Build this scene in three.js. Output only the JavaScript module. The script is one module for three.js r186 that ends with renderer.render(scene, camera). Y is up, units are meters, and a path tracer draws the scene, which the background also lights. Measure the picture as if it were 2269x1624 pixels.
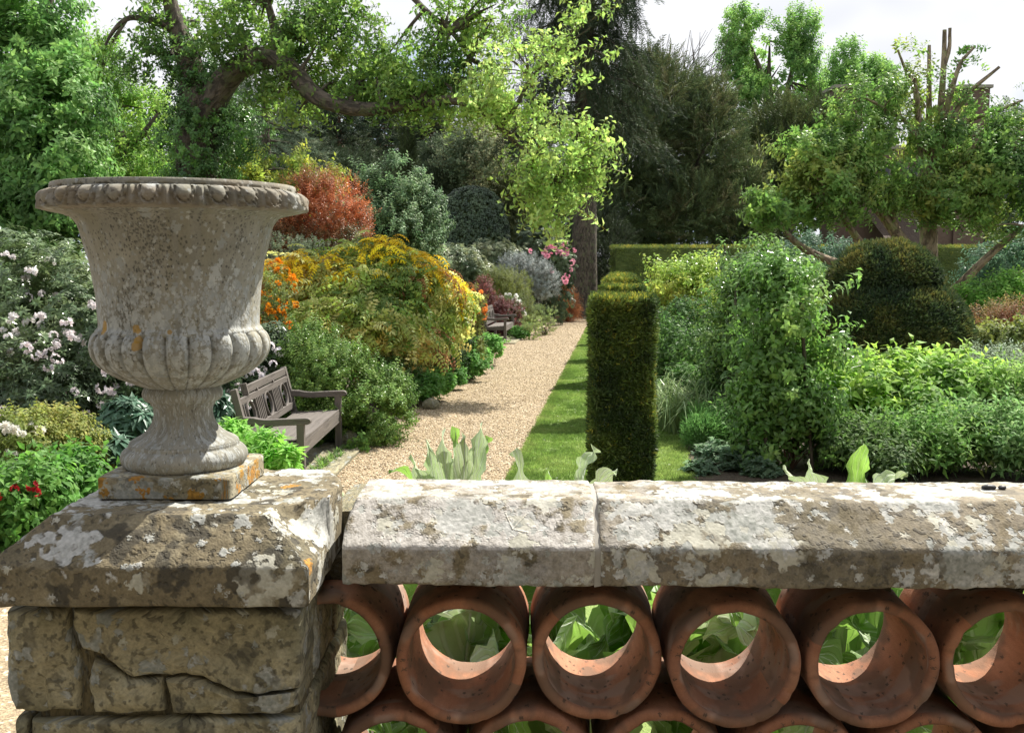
import * as THREE from 'three';
import { mergeGeometries, mergeVertices } from 'three/addons/utils/BufferGeometryUtils.js';

// ---------------------------------------------------------------- camera, sky, sun, exposure
const scene = new THREE.Scene();
const EYE = 2.15, FOC = 2275, CX = 1134.5, CY = 812, PITCH = THREE.MathUtils.degToRad(5.75);
const camera = new THREE.PerspectiveCamera(2 * Math.atan(CY / FOC) * 180 / Math.PI, 1024 / 732, 0.05, 2000);
camera.position.set(0, EYE, 0);
camera.rotation.set(-PITCH, 0, 0);
scene.add(camera);

const renderer = new THREE.WebGLRenderer({ antialias: true });
renderer.toneMapping = THREE.LinearToneMapping;
renderer.toneMappingExposure = 2.0;
renderer.shadowMap.enabled = true;

const SUN_EL = THREE.MathUtils.degToRad(52), SUN_AZ = THREE.MathUtils.degToRad(47);   // azimuth: from the right towards the back
const SUN = new THREE.Vector3(Math.cos(SUN_EL) * Math.cos(SUN_AZ), Math.sin(SUN_EL), -Math.cos(SUN_EL) * Math.sin(SUN_AZ));
const sun = new THREE.DirectionalLight(new THREE.Color().setRGB(1, 0.95, 0.86), 5);
sun.name = 'sun';
sun.position.copy(SUN).multiplyScalar(120);
sun.castShadow = true; sun.shadow.radius = 1;
Object.assign(sun.shadow.camera, { left: -60, right: 60, top: 60, bottom: -60, near: 1, far: 300 });
sun.shadow.mapSize.set(4096, 4096);
scene.add(sun, sun.target);

// ---------------------------------------------------------------- numbers: random, noise
function rngOf(s) { let a = (typeof s === 'string' ? [...s].reduce((h, c) => Math.imul(h ^ c.charCodeAt(0), 16777619), 2166136261) : s * 2654435761) >>> 0;
  return () => { a = (a + 0x6d2b79f5) >>> 0; let t = Math.imul(a ^ (a >>> 15), 1 | a); t = (t + Math.imul(t ^ (t >>> 7), 61 | t)) ^ t; return ((t ^ (t >>> 14)) >>> 0) / 4294967296; }; }
const TAB = new Float32Array(65536); { const r = rngOf(77); for (let i = 0; i < 65536; i++) TAB[i] = r(); }
const sm = (t) => t * t * (3 - 2 * t);
function n2(x, y, P = 256) {
  const ix = Math.floor(x), iy = Math.floor(y), fx = sm(x - ix), fy = sm(y - iy);
  const a = ((ix % P) + P) % P, b = ((ix + 1) % P + P) % P, c = ((iy % P) + P) % P, d = ((iy + 1) % P + P) % P;
  const p = TAB[a | (c << 8)], q = TAB[b | (c << 8)], s = TAB[a | (d << 8)], t = TAB[b | (d << 8)];
  return (p + (q - p) * fx) * (1 - fy) + (s + (t - s) * fx) * fy;
}
function fbm(x, y, o = 4, P = 256) { let v = 0, a = 0.5, n = 0; for (let i = 0; i < o; i++) { v += a * n2(x + i * 17.3 * (P === 256), y + i * 9.1 * (P === 256), P); n += a; a *= 0.5; x *= 2; y *= 2; P = Math.min(256, P * 2); } return v / n; }
function n3(x, y, z) {
  const iz = Math.floor(z), f = sm(z - iz);
  return n2(x + iz * 37.7, y + iz * 19.3) * (1 - f) + n2(x + (iz + 1) * 37.7, y + (iz + 1) * 19.3) * f;
}
function fbm3(x, y, z, o = 3) { let v = 0, a = 0.5, n = 0; for (let i = 0; i < o; i++) { v += a * n3(x, y, z); n += a; a *= 0.5; x = x * 2 + 5.1; y = y * 2 + 3.7; z = z * 2 + 1.3; } return v / n; }
const clamp = (x, a = 0, b = 1) => Math.min(b, Math.max(a, x)), lerp = (a, b, t) => a + (b - a) * t, step = (a, b, x) => sm(clamp((x - a) / (b - a)));
const mix3 = (a, b, t) => [lerp(a[0], b[0], t), lerp(a[1], b[1], t), lerp(a[2], b[2], t)];
const V = (x, y, z) => new THREE.Vector3(x, y, z);

// a photograph pixel (on a 2269 x 1624 grid) and a depth in metres along the ground -> a point
function at(px, py, d) {
  const x = (px - CX) / FOC, y = (CY - py) / FOC, c = Math.cos(PITCH), s = Math.sin(PITCH);
  const dy = y * c - s, dz = -c - y * s;
  return V(x / -dz * d, EYE + dy / -dz * d, -d);
}
const heightAt = (py, d) => at(CX, py, d).y, xAt = (px, d) => at(px, CY, d).x;

// ---------------------------------------------------------------- sky
{
  const W = 1024, H = 512, data = new Float32Array(W * H * 4);
  for (let j = 0; j < H; j++) for (let i = 0; i < W; i++) {
    const el = ((j + 0.5) / H - 0.5) * Math.PI, az = (i + 0.5) / W * 2 * Math.PI, o = (j * W + i) * 4;
    const x = Math.cos(el) * Math.cos(az), y = Math.sin(el), z = Math.cos(el) * Math.sin(az);
    const k = 1.6 / (Math.max(y, 0) + 0.25), c = fbm3(x * k * 1.7 + 40, z * k * 1.7 + 40, y * 2 + 9, 6);
    const cover = step(0.22, 0.46, c), thick = step(0.5, 0.75, fbm3(x * k * 2.6 + 80, z * k * 2.6 + 11, 3 + y, 5));
    const blue = mix3([0.42, 0.55, 0.80], [0.24, 0.38, 0.72], clamp(y * 1.3)), cloud = mix3([0.84, 0.85, 0.88], [0.73, 0.75, 0.80], thick);
    const v = mix3(blue, cloud, cover);
    for (let q = 0; q < 3; q++) data[o + q] = v[q] * 0.61;
    data[o + 3] = 1;
  }
  const t = new THREE.DataTexture(data, W, H, THREE.RGBAFormat, THREE.FloatType);
  t.mapping = THREE.EquirectangularReflectionMapping; t.magFilter = t.minFilter = THREE.LinearFilter; t.needsUpdate = true;
  scene.background = t; scene.environment = t;
}

// ---------------------------------------------------------------- textures
const toSrgb = (c) => { c = clamp(c); return 255 * (c <= 0.0031308 ? 12.92 * c : 1.055 * Math.pow(c, 1 / 2.4) - 0.055); };
const SR = new Uint8Array(4097); for (let i = 0; i <= 4096; i++) SR[i] = Math.round(toSrgb(i / 4096));
// fn(x, y in metres) -> [r, g, b, height 0..1], linear colours
function paint(w, h, mw, mh, fn, repeat = false) {
  const col = new Uint8Array(w * h * 4), bmp = new Uint8Array(w * h * 4);
  for (let j = 0; j < h; j++) for (let i = 0; i < w; i++) {
    const c = fn((i + 0.5) / w * mw, (j + 0.5) / h * mh), o = (j * w + i) * 4;
    for (let q = 0; q < 3; q++) { col[o + q] = SR[clamp(c[q]) * 4096 | 0]; bmp[o + q] = clamp(c[3]) * 255; }
    col[o + 3] = bmp[o + 3] = 255;
  }
  return [col, bmp].map((d, k) => {
    const t = new THREE.DataTexture(d, w, h);
    t.magFilter = THREE.LinearFilter; t.minFilter = THREE.LinearMipmapLinearFilter; t.generateMipmaps = true;
    t.wrapS = t.wrapT = THREE.RepeatWrapping;
    if (k === 0) t.colorSpace = THREE.SRGBColorSpace;
    t.repeat.set(1 / mw, 1 / mh);            // uv are metres
    t.needsUpdate = true; return t;
  });
}
// irregular crusts: signed distance-like value (> 0 inside), and a tone of the patch
function crusts(x, y, cell, seed, cover) {
  let best = -1, tone = 0;
  const wx = x + (fbm(x * 3.4 / cell + seed, y * 3.4 / cell, 3) - 0.5) * cell * 1.25, wy = y + (fbm(x * 3.4 / cell + 50, y * 3.4 / cell + seed, 3) - 0.5) * cell * 1.25;
  const ix = Math.floor(wx / cell), iy = Math.floor(wy / cell);
  for (let j = -1; j <= 1; j++) for (let i = -1; i <= 1; i++) {
    const a = ((ix + i + seed * 7) & 255) | (((iy + j + seed * 13) & 255) << 8);
    const qx = (ix + i + TAB[a]) * cell, qy = (iy + j + TAB[(a * 7 + 11) & 65535]) * cell;
    if (TAB[(a * 13 + 5) & 65535] > cover(qx, qy)) continue;
    const r = cell * (0.35 + 0.55 * TAB[(a * 29 + 3) & 65535]), v = 1 - Math.hypot(wx - qx, wy - qy) / r;
    if (v > best) { best = v; tone = TAB[(a * 31 + 17) & 65535]; }
  }
  return [best, tone];
}
const stdMat = (o) => new THREE.MeshStandardMaterial({ roughness: 0.9, ...o });
const STONE = {};
function stoneMat(key, w, h, mw, mh, fn, bump = 0.006, extra = {}) {
  const [map, bumpMap] = paint(w, h, mw, mh, fn);
  return STONE[key] = stdMat({ map, bumpMap, bumpScale: bump, roughness: 0.93, ...extra });
}
// weathered sandstone with crusts of lichen; cover(x, y) tells how thick they grow where
function lichened(opt) {
  const { brown = [0.20, 0.155, 0.085], olive = [0.13, 0.115, 0.06], pale = [0.34, 0.30, 0.20], cover, small, film, dark = 0.3, white = 0.5, orange = () => 0, seed = 1 } = opt;
  return (x, y) => {
    const big = fbm(x * 5 + seed * 9, y * 5 + seed, 4), fine = fbm(x * 60 + seed, y * 60, 4), grit = n2(x * 420, y * 420), grit2 = n2(x * 200 + 9, y * 200 + 4);
    let c = mix3(olive, brown, step(0.3, 0.62, big)); c = mix3(c, pale, step(0.52, 0.75, fbm(x * 14 + 30, y * 14 + seed * 3, 4)) * 0.7);
    let h = 0.35 + 0.25 * fine + 0.12 * grit;
    const m = 0.66 + 0.5 * fine * 0.9 + 0.34 * (grit - 0.5) + 0.3 * (grit2 - 0.5); c = c.map((v) => v * m);
    const dk = step(0.60, 0.68, fbm(x * 22 + seed * 5, y * 22 + 40, 4)); c = mix3(c, [0.035, 0.032, 0.024], dk * dark);
    const pit = step(0.62, 0.70, fbm(x * 83 + y * 47 + 3, y * 83 - x * 47 + seed, 3)); c = mix3(c, [0.03, 0.027, 0.02], pit * 0.55); h -= pit * 0.2;
    if (film) { const k = film(x, y) * step(0.30, 0.52, fbm(x * 30 + 4, y * 30 + seed, 4) + 0.12 * (grit - 0.5)); const t = fbm(x * 110 + 20, y * 110, 3) + 0.35 * (grit - 0.5) + 0.4 * (fbm(x * 18, y * 18 + 7, 3) - 0.5); c = mix3(c, mix3([0.22, 0.20, 0.17], [0.58, 0.55, 0.51], t), k); h = lerp(h, 0.5 + 0.3 * t, k * 0.7); }
    const layers = [[0.075, 3, cover, 0.0], [0.03, 5, (a, b) => cover(a, b) * 0.6, 0.02], [0.012, 8, small || ((a, b) => 0.1 + 0.25 * cover(a, b)), 0.05]];
    for (const [cell, sd, cv, lift] of layers) {
      const [v, tone] = crusts(x, y, cell, sd + seed, cv);
      if (v > 0) {
        const edge = step(0, 0.18, v + 0.1 * (grit - 0.5)), inner = fbm(x * 150 + tone * 90, y * 150, 3), crack = step(0.55, 0.63, fbm(x * 45 + tone * 50, y * 45 + 7, 4));
        let l = mix3([0.22, 0.23, 0.20], [0.52, 0.51, 0.48], clamp(white * 1.2 * (0.25 + tone) + (inner - 0.5) * 0.7));
        l = mix3(l, [0.36, 0.34, 0.22], step(0.7, 0.9, tone) * 0.5);
        l = l.map((q) => q * (0.82 + 0.36 * inner + 0.14 * (grit - 0.5)));
        const k = edge * (1 - crack * 0.75 * (1 - step(0.3, 0.7, v)));
        c = mix3(c, l, k); h = lerp(h, 0.62 + lift + 0.22 * inner + 0.1 * step(0, 0.05, v) * (1 - step(0.06, 0.2, v)), k);
      }
    }
    const og = orange(x, y);
    if (og > 0) { const [v, t] = crusts(x, y, 0.022, 11 + seed, () => og); if (v > 0) { const k = step(0, 0.12, v); c = mix3(c, [0.33 + 0.08 * t, 0.18, 0.03].map((q) => q * (0.65 + 0.6 * grit2)), k); h += 0.08 * k; } }
    return [c[0], c[1], c[2], h];
  };
}

// ---------------------------------------------------------------- objects
const taken = {};
const numbered = (name) => { const k = taken[name] = (taken[name] ?? -1) + 1; return k ? name + '_' + String(k).padStart(3, '0') : name; };
function shade(o) { o.castShadow = o.receiveShadow = true; return o; }
function thing(name, label, category, base = V(0, 0, 0), group, turn = 0) {
  const o = new THREE.Group(); o.name = numbered(name); o.position.copy(base); o.rotation.y = turn; o.userData = { label, category };
  if (group) o.userData.group = group;
  scene.add(o); o.updateMatrixWorld(); return o;
}
function part(parent, name, geo, mat, world = false) {
  if (world) geo.applyMatrix4(parent.matrixWorld.clone().invert());
  const m = shade(new THREE.Mesh(geo, mat)); m.name = name; parent.add(m); m.updateMatrixWorld(); return m;
}
function structure(name, geo, mat, label) { const m = shade(new THREE.Mesh(geo, mat)); m.name = numbered(name); m.userData = { kind: 'structure', label, category: 'ground' }; scene.add(m); return m; }

// grid of points -> geometry with smooth normals; P(i, j) -> [Vector3, u, v]
function gridGeo(nu, nv, P) {
  const pos = [], uv = [], idx = [];
  for (let j = 0; j <= nv; j++) for (let i = 0; i <= nu; i++) { const [p, u, v] = P(i / nu, j / nv, i, j); pos.push(p.x, p.y, p.z); uv.push(u, v); }
  for (let j = 0; j < nv; j++) for (let i = 0; i < nu; i++) { const a = j * (nu + 1) + i, b = a + 1, c = a + nu + 1, d = c + 1; idx.push(a, b, d, a, d, c); }
  const g = new THREE.BufferGeometry();
  g.setAttribute('position', new THREE.Float32BufferAttribute(pos, 3)); g.setAttribute('uv', new THREE.Float32BufferAttribute(uv, 2)); g.setIndex(idx);
  g.computeVertexNormals(); return g;
}
// surface of revolution; prof: [[r, y], ...]; mod(theta, k 0..1, r, y) -> [r, y]
function turned(prof, nt, mod, vScale = 1) {
  let len = [0]; for (let i = 1; i < prof.length; i++) len.push(len[i - 1] + Math.hypot(prof[i][0] - prof[i - 1][0], prof[i][1] - prof[i - 1][1]));
  const g = gridGeo(nt, prof.length - 1, (a, b, i, j) => {
    const th = (i % nt) / nt * Math.PI * 2; let [r, y] = prof[j]; if (mod) [r, y] = mod(th, b, r, y, j);
    return [V(Math.sin(th) * r, y, Math.cos(th) * r), a * 1.6, prof[0][1] - len[j]];
  });
  const n = g.attributes.normal;   // close the seam
  for (let j = 0; j < prof.length; j++) { const a = j * (nt + 1), b = a + nt; const x = n.getX(a) + n.getX(b), y = n.getY(a) + n.getY(b), z = n.getZ(a) + n.getZ(b), l = Math.hypot(x, y, z) || 1; n.setXYZ(a, x / l, y / l, z / l); n.setXYZ(b, x / l, y / l, z / l); }
  return g;
}
function smoothProfile(pts, n) { const c = new THREE.CatmullRomCurve3(pts.map(([r, y]) => V(r, y, 0)), false, 'centripetal'); return c.getSpacedPoints(n).map((p) => [p.x, p.y]); }
// a bar with rounded edges between two points; side = direction of its width
function bar(a, b, w, h, up = V(0, 1, 0), bev = 0.006) {
  const L = a.distanceTo(b), x = b.clone().sub(a).normalize(), z = x.clone().cross(up).normalize(), y = z.clone().cross(x);
  const s = new THREE.Shape(), W = w / 2 - bev, Hh = h / 2 - bev; s.moveTo(-W, -Hh); s.lineTo(W, -Hh); s.lineTo(W, Hh); s.lineTo(-W, Hh); s.closePath();
  const g = new THREE.ExtrudeGeometry(s, { depth: L - 2 * bev, bevelEnabled: true, bevelThickness: bev, bevelSize: bev, bevelSegments: 1 });
  g.translate(0, 0, bev - L / 2);
  const uv = g.attributes.uv, p = g.attributes.position; for (let i = 0; i < uv.count; i++) uv.setXY(i, p.getZ(i), p.getX(i) + p.getY(i));
  g.applyMatrix4(new THREE.Matrix4().makeBasis(z.clone().negate(), y, x)); g.translate((a.x + b.x) / 2, (a.y + b.y) / 2, (a.z + b.z) / 2); return g;
}
// tapered tube through points; rad: radius at each point
function limb(pts, rad, sides = 8, knob = 0.12, seed = 1, fine = 4) {
  const c = new THREE.CatmullRomCurve3(pts, false, 'centripetal'), n = Math.max(2, (pts.length - 1) * fine), q = [], T = [];
  for (let i = 0; i <= n; i++) { q.push(c.getPoint(i / n)); T.push(c.getTangent(i / n)); }
  let nrm = Math.abs(T[0].y) < 0.9 ? V(0, 1, 0) : V(1, 0, 0);
  const fr = []; let len = 0; const ls = [0];
  for (let i = 0; i <= n; i++) { nrm = nrm.clone().addScaledVector(T[i], -nrm.dot(T[i])).normalize(); fr.push([nrm, T[i].clone().cross(nrm)]); if (i) { len += q[i].distanceTo(q[i - 1]); ls.push(len); } }
  return gridGeo(sides, n, (a, b, i, j) => {
    const t = b * (rad.length - 1), k = Math.min(rad.length - 2, Math.floor(t)), r0 = lerp(rad[k], rad[k + 1], t - k), th = (i % sides) / sides * Math.PI * 2;
    const r = r0 * (1 + knob * 2 * (n3(q[j].x * 3 / (r0 * 8 + 0.2) + Math.cos(th) * 1.2 + seed, q[j].y * 1.6 + Math.sin(th) * 1.2, q[j].z * 1.6) - 0.5));
    return [q[j].clone().addScaledVector(fr[j][0], Math.cos(th) * r).addScaledVector(fr[j][1], Math.sin(th) * r), a * 2 * Math.PI * Math.max(r0, 0.02), ls[j]];
  });
}

// ================================================================ stone, terracotta, wood
const copingFn = (() => {
  const dens = (x, y) => {            // x along the wall (m, 1 = the camera's axis), y up the face and over the top
    const first = x < 1.165, f = fbm(x * 3 + 2, y * 6 + 5, 3);
    if (y < 0.077) return first ? (x < 0.93 ? 0.22 : 0.36) : (x < 1.42 ? 0.42 : 0.10 + 0.4 * step(0.52, 0.62, f));
    if (y < 0.205) return first ? 0.3 : (x < 1.32 ? 0.5 : x < 1.44 ? 0.26 : x < 1.54 ? 0.7 : x < 1.8 ? 0.05 : 0.24);
    return first ? 0.42 : 0.16 + 0.26 * step(0.45, 0.6, f);
  };
  const f = lichened({ cover: dens, small: (x, y) => 0.05 + 0.22 * dens(x, y), brown: [0.205, 0.165, 0.10], olive: [0.15, 0.125, 0.075], pale: [0.33, 0.285, 0.195], dark: 0.5, white: 0.62, seed: 2, film: (x, y) => (x < 1.165 ? (y < 0.077 ? 0.55 : y < 0.205 ? 0.97 : 0.5) : y < 0.077 ? 0.12 : x < 1.32 ? 0.4 : 0.15) });
  const arms = [[1.0, 0.128, 0.985, 0.168], [1.0, 0.128, 1.026, 0.165], [1.03, 0.12, 1.005, 0.126]];      // a shallow V scratched into the pale stone
  return (x, y) => { const c = f(x, y); for (const [a, b, p, q] of arms) { const t = clamp(((x - a) * (p - a) + (y - b) * (q - b)) / ((p - a) ** 2 + (q - b) ** 2)), d = Math.hypot(x - a - t * (p - a), y - b - t * (q - b)) + 0.0012 * (n2(x * 300, y * 300) - 0.5); if (d < 0.0022) { const k = 1 - d / 0.0022; c[0] = lerp(c[0], 0.6, k * 0.7); c[1] = lerp(c[1], 0.56, k * 0.7); c[2] = lerp(c[2], 0.46, k * 0.7); c[3] -= 0.3 * k; } } return c; };
})();
stoneMat('coping', 2048, 512, 2.4, 0.62, copingFn, 0.005);
stoneMat('cap', 768, 768, 0.9, 0.9, lichened({ seed: 4, dark: 0.75, white: 0.6, brown: [0.19, 0.155, 0.092], olive: [0.125, 0.11, 0.066], pale: [0.30, 0.26, 0.17],
  cover: (x, y) => (y > 0.21 ? 0.16 + 0.4 * step(0.55, 0.68, fbm(x * 6, y * 6, 2)) : y > 0.13 ? (x > 0.42 ? 0.10 : 0.035) : 0.06), small: () => 0.05, orange: () => 0.003 }), 0.006);
stoneMat('pier', 640, 640, 1.0, 1.0, lichened({ seed: 6, dark: 0.5, white: 0.22, brown: [0.32, 0.28, 0.17], olive: [0.22, 0.205, 0.125], pale: [0.43, 0.39, 0.26], cover: (x, y) => 0.03 + 0.1 * step(0.55, 0.65, fbm(x * 4, y * 4, 3)), small: () => 0.04 }), 0.007);
STONE.mortar = STONE.pier.clone(); STONE.mortar.color.setRGB(0.5, 0.47, 0.42);
const SPOTS = [[0.60, 2.016, 0.0105], [0.606, 2.006, 0.009], [0.741, 2.014, 0.010], [0.752, 2.008, 0.006], [0.847, 2.006, 0.006], [0.757, 1.990, 0.008], [0.755, 1.978, 0.0095]];
stoneMat('urn', 1024, 1024, 1.6, 1.0, (x, v) => {
  const y = v > 0.6 ? 1 + v : 2 + v, grit = n2(x * 330, v * 330), fine = fbm(x * 45, y * 45, 4), big = fbm(x * 6, y * 6, 4);
  let c = mix3([0.20, 0.193, 0.158], [0.31, 0.298, 0.25], step(0.3, 0.7, big)); c = c.map((q) => q * (0.78 + 0.35 * fine + 0.2 * (grit - 0.5)));
  const streak = fbm(x * 40, y * 5, 3); if (y > 1.97) c = mix3(c, [0.22, 0.20, 0.13], 0.4 * step(0.5, 0.7, streak));
  let h = 0.45 + 0.25 * fine + 0.15 * grit;
  const side = step(0.42, 0.62, x) * (1 - step(1.12, 1.3, x)), body = y > 1.99 && y < 2.27 ? 1 : 0.3;
  const patch = step(0.42, 0.62, fbm(x * 7 + 3, y * 5, 3));
  const [d, t] = crusts(x, y, 0.0042, 21, () => body * (0.07 + 0.5 * side * patch));
  if (d > 0) { const k = step(0, 0.4, d) * (0.35 + 0.5 * t); c = mix3(c, [0.035, 0.035, 0.033], k); h -= 0.05 * k; }
  const low = (1 - step(2.04, 2.16, y)) * (y > 1.9 ? 1 : 0.25);
  for (const [cell, sd, cv] of [[0.017, 23, 0.34], [0.006, 25, 0.36]]) { const [l, q] = crusts(x, y, cell, sd, () => cv * low * (0.25 + 0.9 * step(0.45, 0.65, x) * (1 - step(1.05, 1.2, x))) + 0.05); if (l > 0) { const k = step(0, 0.15, l) * 0.85; c = mix3(c, mix3([0.27, 0.285, 0.275], [0.46, 0.47, 0.45], q * (0.6 + 0.6 * fine)), k); h += 0.12 * k; } }
  for (const [ox, oy, r] of SPOTS) { const q = 1 - Math.hypot((x - ox) * 0.72, y - oy) / (r * (0.75 + 0.6 * fbm(x * 90 + ox * 30, y * 90, 2))); if (q > 0) { c = mix3(c, [0.36, 0.21, 0.035].map((z) => z * (0.7 + 0.6 * fine)), step(0, 0.2, q) * 0.8); h += 0.06; } }
  if (y > 2.262) c = mix3(c, [0.22, 0.175, 0.125], 0.55 * step(0.3, 0.6, fbm(x * 12, y * 30, 3)));
  return [c[0], c[1], c[2], h];
}, 0.003);
stoneMat('plinth', 512, 512, 0.6, 0.6, lichened({ seed: 9, dark: 0.4, white: 0.35, brown: [0.30, 0.26, 0.17], olive: [0.22, 0.19, 0.115], pale: [0.40, 0.37, 0.27], cover: () => 0.16, small: () => 0.2, orange: (x, y) => (y < 0.05 ? 0.22 : 0.03) }), 0.004);
stoneMat('clay', 1024, 512, 1.2, 0.66, (x, y) => {
  const f = fbm(x * 9, y * 9, 4), g = fbm(x * 70, y * 20, 3), grit = n2(x * 400, y * 400);
  let c = mix3([0.31, 0.14, 0.078], [0.41, 0.205, 0.12], step(0.3, 0.7, f)); c = c.map((q) => q * (0.8 + 0.3 * g + 0.18 * (grit - 0.5)));
  c = mix3(c, [0.34, 0.25, 0.20], 0.8 * step(0.5, 0.66, fbm(x * 5 + 8, y * 16 + 4, 4))); c = mix3(c, [0.12, 0.075, 0.05], 0.6 * step(0.56, 0.72, fbm(x * 8 + 28, y * 8 + 4, 4)));
  c = mix3(c, [0.17, 0.105, 0.07], 0.75 * step(0.42, 0.62, fbm(x * 11 + 6, y * 11, 4)));
  const [d] = crusts(x, y, 0.011, 31, () => 0.045); if (d > 0.2) c = mix3(c, [0.05, 0.04, 0.03], 0.75 * step(0.2, 0.5, d));
  return [c[0], c[1], c[2], 0.5 + 0.2 * g + 0.2 * grit];
}, 0.0022, { roughness: 0.97 });
stoneMat('wood', 512, 512, 1.0, 0.5, (x, y) => {
  const g = fbm(x * 5, y * 160, 4), f = fbm(x * 3, y * 12, 3), crack = step(0.66, 0.74, fbm(x * 4 + 9, y * 90, 3));
  let c = mix3([0.075, 0.064, 0.056], [0.165, 0.143, 0.125], g); c = c.map((q) => q * (0.75 + 0.5 * f)); c = mix3(c, [0.06, 0.05, 0.04], crack * 0.7);
  return [c[0], c[1], c[2], 0.5 + 0.3 * g - 0.4 * crack];
}, 0.003, { roughness: 0.8 });
stoneMat('bark', 512, 512, 1.2, 1.2, (x, y) => {
  const r = fbm(x * 22 + 2 * n2(y * 9, x * 3), y * 9, 4), f = fbm(x * 8, y * 8, 3), g = n2(x * 200, y * 200);
  let c = mix3([0.045, 0.036, 0.026], [0.13, 0.105, 0.078], step(0.25, 0.75, r)); c = mix3(c, [0.12, 0.14, 0.06], 0.5 * step(0.55, 0.7, f)); c = c.map((q) => q * (0.8 + 0.4 * g));
  return [c[0], c[1], c[2], r];
}, 0.03);
STONE.paleBark = STONE.bark.clone(); STONE.paleBark.color.setRGB(2.6, 2.5, 2.3);
STONE.redBark = STONE.bark.clone(); STONE.redBark.color.setRGB(1.15, 0.8, 0.65);

// ================================================================ the parapet: coping, drain pipes, base
const YAW = THREE.MathUtils.degToRad(-1.4);
const Y_BOT = EYE - 0.628, Y_EDGE = EYE - 0.5515, Y_TOP = EYE - 0.4766, WD = 1.95;
const wall = thing('parapet_wall', 'garden parapet of open terracotta pipes under lichen covered stone coping', 'wall', V(0.6, 0.6, -WD + 0.0147), undefined, YAW);
const LX = (x) => x - 0.6;                         // wall's own x from a distance along the wall
// rounded closed outline of the coping: [z, y, unrolled v]
function outline(corners, rad, gap) {
  const out = [], n = corners.length;
  for (let i = 0; i < n; i++) {
    const p = corners[i], a = corners[(i + n - 1) % n], b = corners[(i + 1) % n], da = Math.hypot(a[0] - p[0], a[1] - p[1]), db = Math.hypot(b[0] - p[0], b[1] - p[1]);
    const s = [p[0] + (a[0] - p[0]) / da * rad, p[1] + (a[1] - p[1]) / da * rad], e = [p[0] + (b[0] - p[0]) / db * rad, p[1] + (b[1] - p[1]) / db * rad];
    for (let k = 0; k <= 4; k++) { const t = k / 4; out.push([(1 - t) * (1 - t) * s[0] + 2 * t * (1 - t) * p[0] + t * t * e[0], (1 - t) * (1 - t) * s[1] + 2 * t * (1 - t) * p[1] + t * t * e[1]]); }
    const f = [b[0] + (p[0] - b[0]) / db * rad, b[1] + (p[1] - b[1]) / db * rad], L = Math.hypot(f[0] - e[0], f[1] - e[1]), m = Math.floor(L / gap);
    for (let k = 1; k < m; k++) out.push([lerp(e[0], f[0], k / m), lerp(e[1], f[1], k / m)]);
  }
  let v = 0; return out.map((q, i) => { if (i) v += Math.hypot(q[0] - out[i - 1][0], q[1] - out[i - 1][1]); return [q[0], q[1], v]; });
}
function copingStone(x0, x1, seed, chip) {
  const o = outline([[0, Y_BOT - 0.6], [0, Y_EDGE - 0.6], [-0.10, Y_TOP - 0.6], [-0.283, Y_TOP - 0.6], [-0.383, Y_EDGE - 0.6], [-0.383, Y_BOT - 0.6]], 0.009, 0.011);
  o.push([o[0][0], o[0][1], o[o.length - 1][2] + 0.01]);
  const cz = -0.19, cy = (Y_BOT + Y_TOP) / 2 - 0.6, n = Math.round((x1 - x0) / 0.011), cols = [[x0, 0], [x0, 0.5], [x0, 0.93], [x0 + 0.003, 0.985]];
  for (let i = 1; i < n; i++) cols.push([lerp(x0 + 0.003, x1 - 0.003, i / n), 1]);
  cols.push([x1 - 0.003, 0.985], [x1, 0.93], [x1, 0.5], [x1, 0]);
  const sharp = (i) => Math.abs(((i % 1) + 1) % 1 - 0.5);
  const g = gridGeo(cols.length - 1, o.length - 1, (a, b, i, j) => {
    const [x, s] = cols[i], q = o[j === o.length - 1 ? 0 : j], w = fbm3(x * 9 + seed, q[0] * 9, q[1] * 9, 3) - 0.5, f = fbm3(x * 60 + seed, q[0] * 60, q[1] * 60, 3) - 0.5;
    const k = s * (1 + (w * 0.018 + f * 0.012) / 0.15 * (s > 0.9 ? 1 : 0));
    let xx = x + (chip && i < 4 ? 0.014 * step(Y_EDGE - 0.6, Y_TOP - 0.6, q[1]) * step(0.02, -0.12, q[0]) + 0.012 * w : 0);
    return [V(LX(xx), cy + (q[1] - cy) * k, cz + (q[0] - cz) * (1 + (k - 1) * (s < 1 ? 1 : 0.6))), 1 + x, clamp(o[j][2] + 0.0, 0, 0.61)];
  });
  return part(wall, 'coping_stone', flip(g), STONE.coping);
}
function flip(g) { const a = g.index.array; for (let i = 0; i < a.length; i += 3) { const t = a[i + 1]; a[i + 1] = a[i + 2]; a[i + 2] = t; } g.computeVertexNormals(); return g; }
const JOINT = at(1324, 1250, WD).x;
copingStone(at(757, 1260, WD).x - 0.004, JOINT - 0.003, 1, true).userData.label = 'coping stone almost wholly crusted with pale lichen';
copingStone(JOINT + 0.005, JOINT + 1.28, 5, false).userData.label = 'brown coping stone with scattered grey lichen';
{ // mortar in the joint
  const g = gridGeo(2, 20, (a, b) => { const ps = [[-0.006, Y_BOT - 0.6], [-0.006, Y_EDGE - 0.602], [-0.103, Y_TOP - 0.606], [-0.28, Y_TOP - 0.606]], t = b * 3, k = Math.min(2, Math.floor(t)), p = ps[k], q = ps[k + 1]; return [V(LX(JOINT + 0.001 + (a - 0.5) * 0.014), lerp(p[1], q[1], t - k) + 0.004 * (n2(b * 30, a) - 0.5), lerp(p[0], q[0], t - k)), a * 0.02, b * 0.4]; });
  part(wall, 'mortar_joint', g, stdMat({ color: new THREE.Color().setRGB(0.33, 0.31, 0.27) }));
}
const PIPE_D = 2.02, PITCHX = 0.278, PIPE_X0 = at(1322, 1465, PIPE_D).x;
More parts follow.
